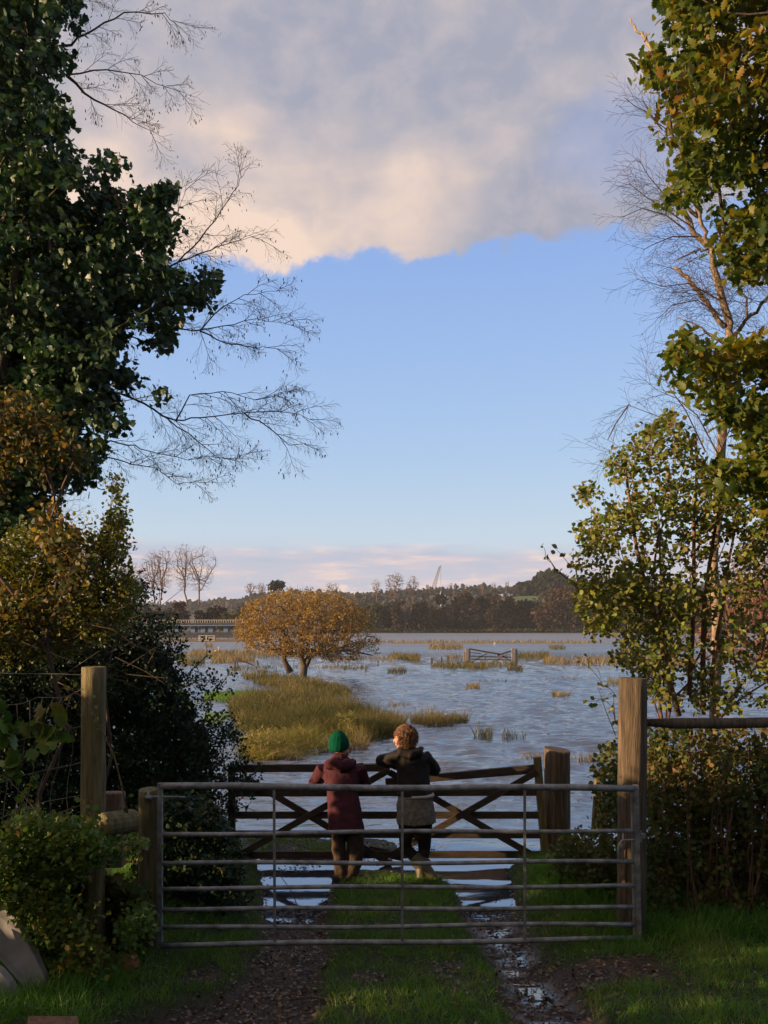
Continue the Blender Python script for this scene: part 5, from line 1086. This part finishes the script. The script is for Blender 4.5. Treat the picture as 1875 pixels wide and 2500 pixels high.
# ---- autumn willow
aw_ = P(744, 1651, 44.6); aw_.z = 0
at_ = empty('autumn_willow', aw_, 'rounded willow with orange-gold leaves and twisting trunks standing in the flood', 'tree')
T1 = CZ * F / (1651 - HY)
crown = [(572, 1530), (585, 1495), (610, 1470), (650, 1450), (700, 1442), (760, 1443), (820, 1450), (870, 1470), (905, 1500), (925, 1540), (932, 1580), (925, 1600), (880, 1612), (850, 1618), (800, 1610), (760, 1600), (720, 1608), (680, 1600), (640, 1590), (600, 1580), (580, 1560)]
cpts = poly_pts(crown, 2400, T1 - 3.6, T1 + 3.6)
cen = np.array([(750 - CX) * T1 / F, T1, 2.2]); q = (cpts - cen) / [4.2, 3.9, 2.8]; rr_ = np.linalg.norm(q, axis=1); cpts = cpts[(rr_ < 1.05) & (rr_ > .35)]
gt, GA, gc = grow(cpts[rng.choice(len(cpts), 1300, replace=False)], [aw_ + Vector((0, 0, -.3)), aw_ + Vector((-.02, 0, .55)), aw_ + Vector((-.25, 0, 1.2)), aw_ + Vector((-.1, 0, 1.9))], .010, .20, 'trunk', M['bark'], at_, bf=.3, expo=.42, jit=.09, sides=6)
MB().tube([P(710, 1642, T1), P(698, 1622, T1), P(690, 1600, T1), P(700, 1575, T1), P(690, 1540, T1)], [.19, .16, .13, .10, .06], 8).build('trunk', M['bark'], at_, smooth=True)
MB().tube([P(747, 1625, T1), P(760, 1600, T1), P(800, 1590, T1), P(850, 1588, T1), P(910, 1600, T1)], [.14, .12, .09, .06, .03], 8).build('limb', M['bark'], at_, smooth=True)
dens = cpts[(rng.uniform(size=len(cpts)) < np.clip(1.0 - .55 * sstep(-.1, 1.0, (cpts[:, 0] - cen[0]) / 4.2) - .35 * sstep(1.9, 1.0, cpts[:, 2]), .12, 1))]
dens = thin_by_noise(dens, 1.1, .36, 71); wl = clumped(dens, 15, rng.uniform(.16, .36, len(dens))); wl = wl[wl[:, 2] > .25]
scatter('leaves', wl, rng.uniform(.07, .13, len(wl)), OVAL, M['autumn'], at_, upbias=.3)
hang = GA[(gc <= 2)]; hm = MB()
for p in hang[::2]:
    d = np.array([rng.normal() * .3, rng.normal() * .2, -1 if p[2] < 1.9 else rng.normal()]); d /= np.linalg.norm(d); hm.tube([p, p + d * rng.uniform(.2, .5)], [.010, .006], 3, cap=False)
tag(hm.build('twigs', M['bark'], at_), kind='stuff')

# ---- far wooden gate, stumps and rails in the flood
def stump(px, pt, pb, wpx, label, cat='post', mat='grey_wood', lean=0):
    Yw = water_y(pb); return tag(MB().beam(P(px, pb + 4, Yw), P(px + lean, pt, Yw), wpx * Yw / F, wpx * Yw / F).build('drowned_post', M[mat], bevel=.02), label, cat)
FG = 59.0; fx = lambda x: 1000 + x / 3.687; fy = lambda y: 1540 + y / 3.687
def fp(x, y, dy=0.0): return P(fx(x), fy(y), FG + dy)
for x, t, b_, w_, lab in ((490, 187, 285, 16, 'short post left of the far gate pair'), (515, 157, 290, 26, 'thick left gatepost of the far flooded gate'), (541, 148, 285, 15, 'thin left post against the far gate'), (928, 157, 300, 28, 'thick pale right gatepost of the far flooded gate'), (960, 160, 292, 14, 'thin leaning post right of the far gate'), (970, 180, 290, 10, 'thinnest post right of the far gate')):
    tag(MB().beam(fp(x, b_ + 12), fp(x, t), w_ / 3.687 * FG / F, w_ / 3.687 * FG / F).build('gate_post', M['pale_bark'], bevel=.02), lab, 'post')
fgate = empty('far_gate', fp(740, 290), 'old sagging wooden gate between posts in the flooded field', 'gate')
for a, b_, w_ in (((550, 165), (835, 215), 14), ((790, 222), (912, 182), 14), ((550, 228), (912, 238), 9), ((550, 257), (912, 262), 9), ((550, 196), (640, 205), 8), ((560, 282), (655, 225), 8), ((840, 225), (912, 275), 8), ((700, 205), (640, 232), 7), ((760, 285), (850, 225), 7)):
    MB().beam(fp(*a, -.05), fp(*b_, -.05), w_ / 3.687 * FG / F, .05).build('rail', M['gate_wood'], fgate)
MB().beam(fp(826, 205, -.1), fp(826, 270, -.1), .10, .04).build('red_board', M['terracotta'], fgate)
for a in ((200, 245, 285, 22, 'broad short stump left of the far gate'), (288, 235, 290, 16, 'middle stump left of the far gate'), (344, 222, 290, 14, 'tallest of the stumps left of the far gate'), (683, 236, 258, 12, 'pale stake behind the far gate'), (865, 210, 240, 12, 'pale stake behind the right of the far gate'), (1070, 225, 262, 8, 'small stake in the rushes right of the far gate')):
    stump(fx(a[0]), fy(a[1]), fy(a[2]), a[3] / 3.687, a[4])
lf = lambda x: 380 + x / 5.184; lg = lambda y: 1480 + y / 5.184
stump(lf(1003), lg(685), lg(805), 4, 'dark post at the left of the broken far rail'); stump(lf(1296), lg(682), lg(745), 4.5, 'leaning pale post at the right of the broken far rail', lean=-2)
stump(lf(1035), lg(680), lg(760), 2.5, 'thin dark stake beside the broken far rail')
o = MB().beam(P(lf(1040), lg(675), 43), P(lf(1252), lg(752), 43), .07, .05).build('broken_rail', M['bark']); tag(o, 'broken rail sloping down into the flood left of the willow', 'rail')
stump(fx(-285), 1612, 1622, 3, 'post stump under the right of the willow'); stump(893, 1625, 1637, 4, 'leaning stump beneath the willow branches'); stump(825, 1612, 1624, 3, 'stump beneath the willow crown')
# pale metal gate far off
PY = water_y(1566); pg = empty('pale_gate', P(505, 1566, PY), 'small pale metal gate catching the sun far out in the flood', 'gate')
pm = mat_noise('pale_paint', [(.7, .62, .54), (.8, .72, .62)], 3, rough=.6, bump=0)
for y in (372, 392, 414, 436): MB().beam(P(lf(548), lg(y), PY), P(lf(742), lg(y), PY), .06, .04).build('rail', pm, pg)
for x in (548, 742, 640): MB().beam(P(lf(x), lg(368), PY), P(lf(x), lg(446), PY), .10, .05).build('upright', pm, pg)
tag(MB().beam(P(lf(754), lg(368), PY), P(lf(754), lg(448), PY), .26, .26).build('gate_post', M['red_bark']), 'dark post at the right end of the pale distant gate', 'post')
for i, x in enumerate((450, 917, 1024)): tag(MB().beam(P(lf(x), lg(385), PY), P(lf(x), lg(415), PY), .14, .14).build('gate_post', M['bark']), ['tiny dark stake left of the pale gate', 'tiny dark stake right of the pale gate', 'tiny dark stake nearest the willow'][i], 'post')
mound('grass_bank', [(395, 1567), (480, 1568), (560, 1568), (650, 1567), (650, 1562), (560, 1560), (480, 1560), (395, 1560)], .22, mat_noise('drowned_turf', [(.07, .05, .02), (.14, .09, .04)], .8, rough=.9))
mound('grass_bank', [(900, 1572), (1200, 1572), (1500, 1571), (1500, 1568), (1200, 1568), (900, 1568)], .18, mat_noise('drowned_turf', [(.14, .11, .05), (.22, .17, .09)], .8, rough=.9))
# white birds and a marker
wh = mat_noise('white_feather', [(.7, .68, .64), (.8, .78, .74)], 4, rough=.8, bump=0)
def gull(px, py, s, label, stand=False):
    Yw = water_y(py); c0 = Vector(((px - CX) * Yw / F, Yw, 0)); e_ = empty('white_bird', c0, label, 'bird', None); mb = MB()
    mb.ball(c0 + Vector((0, 0, .13 * s)), (.30 * s, .15 * s, .14 * s), 12, 8); mb.tube([c0 + Vector((.2 * s, 0, .16 * s)), c0 + Vector((.30 * s, 0, .32 * s)), c0 + Vector((.28 * s, 0, .50 * s)), c0 + Vector((.34 * s, 0, .56 * s))], [.07 * s, .05 * s, .045 * s, .05 * s], 8)
    mb.ball(c0 + Vector((.36 * s, 0, .56 * s)), (.075 * s, .05 * s, .05 * s), 8, 6); mb.tube([c0 + Vector((-.25 * s, 0, .15 * s)), c0 + Vector((-.42 * s, 0, .20 * s))], [.07 * s, .02 * s], 6)
    mb.build('body', wh, e_, smooth=True, remesh=.025 * s); MB().tube([c0 + Vector((.42 * s, 0, .56 * s)), c0 + Vector((.52 * s, 0, .53 * s))], [.025 * s, .008 * s], 6).build('beak', M['terracotta'], e_)
gull(lf(762), lg(588), 1.0, 'white swan resting in the brown rushes left of the willow'); gull(lf(1034), lg(605), .55, 'smaller white bird with neck up, right of the resting swan')
my = water_y(1577); mk = empty('marker_sign', P(1208, 1577, my), 'tiny white marker board with a red mark in the open flood', 'sign')
MB().beam(P(1208, 1579, my), P(1208, 1566, my), .06, .06).build('stake', pm, mk); MB().beam(P(1207.5, 1575.5, my, ), P(1207.5, 1570, my), .30, .03).build('board', wh, mk); MB().beam(P(1206.6, 1574.5, my - .05), P(1206.6, 1572.5, my - .05), .10, .02).build('red_mark', M['terracotta'], mk)

# ================================================================== DISTANCE
def leafmat(n, c, **k): return mat_leaf(n, c, .12, .8, .1, 1.2, **k)
farm = {'dark': leafmat('far_dark', [(0.013, 0.016, 0.010), (0.024, 0.026, 0.015), (0.036, 0.034, 0.02)], patch=.12), 'brown': leafmat('far_brown', [(0.026, 0.022, 0.016), (0.048, 0.036, 0.026), (0.072, 0.052, 0.036)], patch=.12),  # far tones darkened to stand in for cloud shadow on the woods
        'olive': leafmat('far_olive', [(0.04, 0.042, 0.012), (0.085, 0.08, 0.02), (0.13, 0.10, 0.028)], patch=.12), 'pine': leafmat('far_pine', [(0.012, 0.018, 0.014), (0.025, 0.035, 0.022)], patch=.1),
        'russet': leafmat('far_russet', [(0.03, 0.022, 0.014), (0.055, 0.034, 0.022), (0.08, 0.05, 0.03)], patch=.12), 'grey': leafmat('far_grey', [(0.05, 0.042, 0.036), (0.09, 0.07, 0.06)], patch=.12)}
def crown_tree(name, px, pyb, pyt, wpx, Y, kind, label, cat='tree', n=1500, lf_=None, flat=1.0, base=.0, group=None, trunk=True):
    b_ = P(px, pyb, Y); b_.z = max(b_.z, 0.0); top = CZ - (pyt - HY) * Y / F; wd = wpx * Y / F; H = top - b_.z
    e_ = empty(name, b_, label, cat, group); lobes = rng.integers(7, 12); ctr = []
    for k in range(lobes): ctr.append(b_ + Vector((rng.uniform(-.33, .33) * wd, rng.uniform(-.33, .33) * wd, H * rng.uniform(.25 + base, .80))))
    ctr = np.array(ctr); rad_ = rng.uniform(.16, .30, lobes)
    P_ = []
    for c_, r_ in zip(ctr, rad_):
        v = rng.normal(size=(n // lobes, 3)); v /= np.linalg.norm(v, axis=1, keepdims=True); v *= rng.uniform(.55, 1.05, (len(v), 1)); v *= [r_ * wd, r_ * wd, min(r_ * wd, H * .42) * flat]; P_.append(c_ + v)
    P_ = np.vstack(P_); P_ = P_[(P_[:, 2] < top) & (P_[:, 2] > b_.z)]
    if base == 0: P_ = np.vstack([P_, np.array(b_) + rng.uniform(-1, 1, (n // 3, 3)) * [wd * .42, wd * .35, 0] + np.stack([np.zeros(n // 3)] * 2 + [rng.uniform(.02, .5, n // 3) * H], 1)])
    scatter('crown', P_, (lf_ or .55) * rng.uniform(.6, 1.3, len(P_)), QUADL, farm[kind], e_)
    if trunk: grow(np.vstack([ctr, P_[::max(1, len(P_) // 60)]]), [b_, b_ + Vector((0, 0, H * .3)), b_ + Vector((.2, 0, H * .55))], .06, .45, 'trunk', M['far_twig'], e_)
    return e_
def bare_tree(px, pyb, pyt, wpx, Y, label, n=420, r_=.035, lean=0.0, fork=.24, name='bare_tree'):
    b_ = P(px, pyb, Y); top = CZ - (pyt - HY) * Y / F; wd = wpx * Y / F; H = top - b_.z; e_ = empty(name, b_, label, 'tree')
    v = rng.normal(size=(n * 3, 3)); v /= np.linalg.norm(v, axis=1, keepdims=True); v *= rng.uniform(.25, 1, (len(v), 1)) ** .6; v = v[v[:, 2] > -.75][:n]
    c_ = np.array(b_) + [lean * H, 0, H * .56]; pts = c_ + v * [wd / 2, wd / 2.2, H * .45]; pts[:, :2] = (pts[:, :2] - c_[:2]) * np.clip(.45 + .75 * ((pts[:, 2] - b_.z) / H), .4, 1)[:, None] + c_[:2]
    fan = []
    for q in range(6):
        a_ = rng.uniform(0, 6.28); sp = rng.uniform(.35, .95) * wd / 2; f0 = b_ + Vector((lean * H * .5, 0, H * (fork - .08 + .05 * q))); cx_, cy_ = math.cos(a_) * sp, math.sin(a_) * sp; tz = H * rng.uniform(.72, .95)
        fan.append([f0, Vector((f0.x + cx_ * .35, f0.y + cy_ * .35, f0.z + (b_.z + tz - f0.z) * .3)), Vector((f0.x + cx_ * .72, f0.y + cy_ * .72, f0.z + (b_.z + tz - f0.z) * .65)), Vector((f0.x + cx_, f0.y + cy_, b_.z + tz))])
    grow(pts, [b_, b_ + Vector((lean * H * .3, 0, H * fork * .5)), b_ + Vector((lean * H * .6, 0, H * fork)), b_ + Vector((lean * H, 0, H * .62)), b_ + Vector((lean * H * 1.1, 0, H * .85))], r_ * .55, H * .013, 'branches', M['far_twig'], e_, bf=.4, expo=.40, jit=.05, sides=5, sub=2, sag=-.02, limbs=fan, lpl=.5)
    return e_
ls = lambda x: 280 + x / 2.676; lt = lambda y: 1300 + y / 2.676
# leafless poplars by the bridge
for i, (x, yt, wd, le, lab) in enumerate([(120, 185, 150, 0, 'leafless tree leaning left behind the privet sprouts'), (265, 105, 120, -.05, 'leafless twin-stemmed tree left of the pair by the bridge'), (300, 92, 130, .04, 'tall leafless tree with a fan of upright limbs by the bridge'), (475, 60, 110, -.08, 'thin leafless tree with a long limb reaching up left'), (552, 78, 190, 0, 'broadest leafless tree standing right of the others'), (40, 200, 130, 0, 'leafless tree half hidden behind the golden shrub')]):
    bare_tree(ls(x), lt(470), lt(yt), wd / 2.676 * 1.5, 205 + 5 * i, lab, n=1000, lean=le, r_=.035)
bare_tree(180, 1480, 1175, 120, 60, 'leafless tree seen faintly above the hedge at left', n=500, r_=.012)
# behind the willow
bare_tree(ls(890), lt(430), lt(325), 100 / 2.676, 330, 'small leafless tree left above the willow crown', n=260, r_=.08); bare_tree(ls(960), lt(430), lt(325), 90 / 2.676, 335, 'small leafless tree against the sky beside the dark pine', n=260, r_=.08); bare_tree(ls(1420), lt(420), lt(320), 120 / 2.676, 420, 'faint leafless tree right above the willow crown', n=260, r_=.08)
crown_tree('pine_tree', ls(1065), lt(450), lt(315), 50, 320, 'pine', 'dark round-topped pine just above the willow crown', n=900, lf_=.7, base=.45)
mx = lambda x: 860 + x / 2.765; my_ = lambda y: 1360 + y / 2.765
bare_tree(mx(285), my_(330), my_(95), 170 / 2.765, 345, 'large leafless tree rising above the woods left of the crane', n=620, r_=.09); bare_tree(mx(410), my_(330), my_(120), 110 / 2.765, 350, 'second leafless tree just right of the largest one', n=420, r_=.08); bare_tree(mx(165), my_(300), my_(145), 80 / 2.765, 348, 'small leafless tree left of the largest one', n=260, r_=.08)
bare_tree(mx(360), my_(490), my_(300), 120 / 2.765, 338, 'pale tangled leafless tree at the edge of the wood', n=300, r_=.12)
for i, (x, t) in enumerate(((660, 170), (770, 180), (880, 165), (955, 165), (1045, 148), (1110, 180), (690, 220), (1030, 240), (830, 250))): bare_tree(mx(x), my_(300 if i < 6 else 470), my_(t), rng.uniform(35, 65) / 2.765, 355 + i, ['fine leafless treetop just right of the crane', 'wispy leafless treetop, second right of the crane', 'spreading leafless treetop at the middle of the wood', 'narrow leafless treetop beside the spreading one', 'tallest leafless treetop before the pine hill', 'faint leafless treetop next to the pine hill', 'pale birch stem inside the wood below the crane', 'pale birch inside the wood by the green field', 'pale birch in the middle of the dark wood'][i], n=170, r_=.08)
# wood along the far shore
spec = [(-40, 'brown', 300, 150), (60, 'dark', 340, 130), (135, 'olive', 300, 120), (250, 'dark', 318, 150), (330, 'brown', 250, 130), (450, 'brown', 270, 150), (545, 'olive', 325, 190), (640, 'brown', 230, 150), (720, 'brown', 215, 170), (800, 'brown', 225, 170), (760, 'dark', 330, 170), (880, 'dark', 280, 150), (900, 'brown', 235, 130), (980, 'brown', 245, 150), (1000, 'dark', 300, 170), (1100, 'dark', 280, 150), (1060, 'brown', 230, 120), (1200, 'dark', 275, 160), (1370, 'russet', 205, 290), (1290, 'dark', 330, 140), (1480, 'dark', 250, 160), (1560, 'brown', 240, 180), (1700, 'dark', 225, 200), (1850, 'brown', 215, 200), (2000, 'dark', 225, 200), (2200, 'russet', 215, 260), (2400, 'dark', 210, 220), (2600, 'brown', 220, 220), (2800, 'dark', 210, 240), (690, 'dark', 440, 70)]
words = {'brown': 'brown', 'dark': 'dark green', 'olive': 'olive gold', 'russet': 'russet'}
plc = ['behind the willow crown', 'right beside the willow crown', 'low beside the willow', 'under the large leafless tree', 'below the large leafless tree', 'right of the tangled tree', 'rounded, at the water edge left of the wood', 'below the crane', 'right of the crane', 'tall, in the mid wood', 'at the water edge mid wood', 'at the shore mid wood', 'tall, left of the green field', 'in front of the green field strip', 'at the shore below the green field', 'below the green field strip', 'tall, below the field', 'left of the big russet oak',
       'biggest rounded crown on the far shore', 'low, at the left foot of the russet oak', 'behind alder leaves, right of the russet oak', 'behind the alder shrub', 'right of the alder stems', 'far right behind the alder', 'further right behind the oak', 'at the right frame edge', 'beyond the right edge', 'far beyond the right edge', 'last at the right', 'small light bush at the shore']
for (x, kd, t, wd), pl_ in zip(spec, plc): crown_tree('shore_tree', mx(x), 1541, my_(t), wd / 2.765 * 1.1, 340 + rng.uniform(0, 14), kd, f'{words[kd]} tree on the far shore, {pl_}', n=1500, lf_=1.0, group=None, trunk=False)
# left shore: scrub by the bridge
for x, kd, t, wd, Yd, lab in ((430, 'russet', 430, 110, 240, 'brown shrub behind the bridge railing'), (590, 'dark', 478, 150, 235, 'dark green dome of a tree behind the bridge'), (740, 'olive', 512, 150, 235, 'olive dome of a tree at the right end of the bridge'), (340, 'grey', 460, 120, 242, 'grey scrub at the left of the bridge'), (680, 'brown', 470, 120, 260, 'brown scrub between the two domed trees'), (820, 'grey', 470, 160, 262, 'grey scrub behind the left of the willow'), (230, 'brown', 470, 140, 240, 'brown scrub left of the bridge'), (90, 'dark', 470, 160, 240, 'dark scrub behind the hedge')):
    crown_tree('shore_shrub', ls(x), 1538, lt(t), wd / 2.676, Yd, kd, lab, 'shrub', n=1100, lf_=.6, trunk=False)
# wooded ridges
def ridge(name, prof, Y, depth, kind, n, size, label, fill=.55):
    px = np.array([p[0] for p in prof], float); py = np.array([p[1] for p in prof], float); x = rng.uniform(px[0], px[-1], n); yt = np.interp(x, px, py) + (fbm(x, x * 0, .06, 5) - .5) * 8 + (fbm(x, x * 0, .25, 6) - .5) * 5
    f_ = rng.uniform(0, 1, n) ** 1.3; yb = 1532; yy_ = yt + (yb - yt) * f_; Yd = Y + depth * (1 - f_) * rng.uniform(.6, 1, n) 
    p = np.stack([(x - CX) * Yd / F, Yd, CZ - (yy_ - HY) * Yd / F], 1); o = scatter(name, p, size * rng.uniform(.6, 1.3, n), QUADL, farm[kind]); return tag(o, label, 'woodland', kind='stuff')
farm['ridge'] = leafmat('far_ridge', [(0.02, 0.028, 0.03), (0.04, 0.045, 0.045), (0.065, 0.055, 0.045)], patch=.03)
ridge('wooded_ridge', [(-700, 1470), (250, 1478), (395, 1478), (440, 1472), (500, 1474), (540, 1462), (565, 1470), (600, 1458), (660, 1450), (760, 1448), (800, 1446), (850, 1452), (900, 1455), (960, 1470)], 620, 260, 'ridge', 16000, 4.2, 'blue-grey wooded ridge on the horizon behind the willow')
ridge('wooded_ridge', [(820, 1466), (900, 1452), (1040, 1440), (1080, 1438), (1140, 1434), (1260, 1434), (1340, 1436), (1500, 1430), (1900, 1425), (2600, 1425)], 480, 160, 'ridge', 15000, 3.2, 'dark wooded ridge below the crane')
ridge('pine_hill', [(1262, 1432), (1275, 1424), (1300, 1420), (1320, 1402), (1338, 1394), (1352, 1396), (1372, 1408), (1395, 1420), (1460, 1430), (1500, 1440)], 430, 60, 'pine', 9000, 2.2, 'dark blue pine-covered hill left of the alder leaves')
fld = mat_noise('far_field', [(.05, .09, .02), (.09, .14, .03)], .05, rough=.9, bump=0)
V = [P(mx(830), my_(300), 400), P(mx(1300), my_(300), 400), P(mx(1290), my_(262), 424), P(mx(1150), my_(263), 424), P(mx(900), my_(285), 415)]
mb = MB(); mb.v = V + [v + Vector((0, 0, -12)) for v in V]; n_ = 5; mb.f = [tuple(range(n_)), tuple(reversed(range(n_, 2 * n_)))] + [(i, i + n_, (i + 1) % n_ + n_, (i + 1) % n_) for i in range(n_)]; tag(mb.build('sloping_field', fld), kind='structure')
# shore grass strip
x = rng.uniform(-260, 320, 9000); y = rng.uniform(337, 342, 9000); k = x > -20; p = np.stack([x, y, ground_h(x, y)], 1)[k]; o = blades('shore_reeds', p, rng.uniform(.5, 1.6, k.sum()), 'green_rush', 'dull green reeds along the far shore below the woods', wide=9)
# bridge
BY = 206.0; bg_ = empty('bridge', P(480, 1538, BY), 'low grey-blue concrete bridge with a dense post railing at left', 'bridge')
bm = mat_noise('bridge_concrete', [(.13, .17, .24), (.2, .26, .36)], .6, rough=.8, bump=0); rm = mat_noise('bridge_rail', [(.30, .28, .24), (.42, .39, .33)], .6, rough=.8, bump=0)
x0, x1 = lf(-600), lf(1150); yd = lambda t: 0 * t
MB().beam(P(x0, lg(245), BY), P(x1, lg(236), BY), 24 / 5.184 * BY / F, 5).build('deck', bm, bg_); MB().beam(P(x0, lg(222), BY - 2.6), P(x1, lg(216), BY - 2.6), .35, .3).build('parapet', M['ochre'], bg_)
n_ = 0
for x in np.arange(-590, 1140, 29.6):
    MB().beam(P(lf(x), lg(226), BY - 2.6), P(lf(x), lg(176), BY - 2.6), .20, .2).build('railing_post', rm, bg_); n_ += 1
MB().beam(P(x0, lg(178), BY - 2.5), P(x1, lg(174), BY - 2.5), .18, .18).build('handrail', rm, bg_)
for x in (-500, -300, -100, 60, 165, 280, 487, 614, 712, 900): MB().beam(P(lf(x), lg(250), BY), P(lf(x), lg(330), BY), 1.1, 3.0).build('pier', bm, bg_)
# crane
KY = 700.0; kc = mat_noise('crane_steel', [(.16, .15, .15), (.26, .24, .24)], .3, rough=.7, bump=0); kr = empty('crane', P(1055, 1440, KY), 'lattice jib crane leaning right above the distant woods', 'crane')
a = P(mx(543), my_(230), KY); b_ = P(mx(590), my_(66), KY); t = (b_ - a).normalized(); s_ = t.cross(Vector((0, 1, 0)))
mb = MB()
for q in (-1, 1):
    for dy in (-1, 1): mb.tube([a + s_ * q * 1.5 + Vector((0, dy, 0)), b_ + s_ * q * .5 + Vector((0, dy * .5, 0))], .32, 5)
for i in range(16):
    f0, f1 = i / 16, (i + 1) / 16; w0, w1 = 1.5 - f0, 1.5 - f1; q = 1 if i % 2 else -1; mb.tube([a.lerp(b_, f0) + s_ * q * w0, a.lerp(b_, f1) - s_ * q * w1], .2, 4)
mb.build('jib', kc, kr); MB().tube([b_, P(mx(600), my_(58), KY)], .4, 5).build('jib_tip', kc, kr); MB().tube([P(mx(598), my_(60), KY), P(mx(598), my_(200), KY)], .12, 4).build('hoist_cable', kc, kr)
MB().box(a + Vector((0, 0, -2)), (9, 8, 5)).build('cab', kc, kr, bevel=.3)
tag(MB().beam(P(mx(507), my_(240), KY), P(mx(507), my_(188), KY), 2.6, 2.6).build('chimney', kc, bevel=.2), 'short grey chimney stack left of the crane', 'chimney')

# ================================================================== AIR
hzm = bpy.data.materials.new('haze'); hzm.use_nodes = True; g = NT(hzm.node_tree); pv = g.add('ShaderNodeVolumePrincipled'); pv.inputs['Color'].default_value = (.80, .87, 1.0, 1); pv.inputs['Density'].default_value = .00020
o_ = g.add('ShaderNodeOutputMaterial'); g.l.new(pv.outputs[0], o_.inputs['Volume'])
hz = MB().box((0, 1150, 72), (3100, 2520, 150)).build('haze', hzm); tag(hz, 'thin pale haze in the air over the flood', 'haze', kind='stuff')
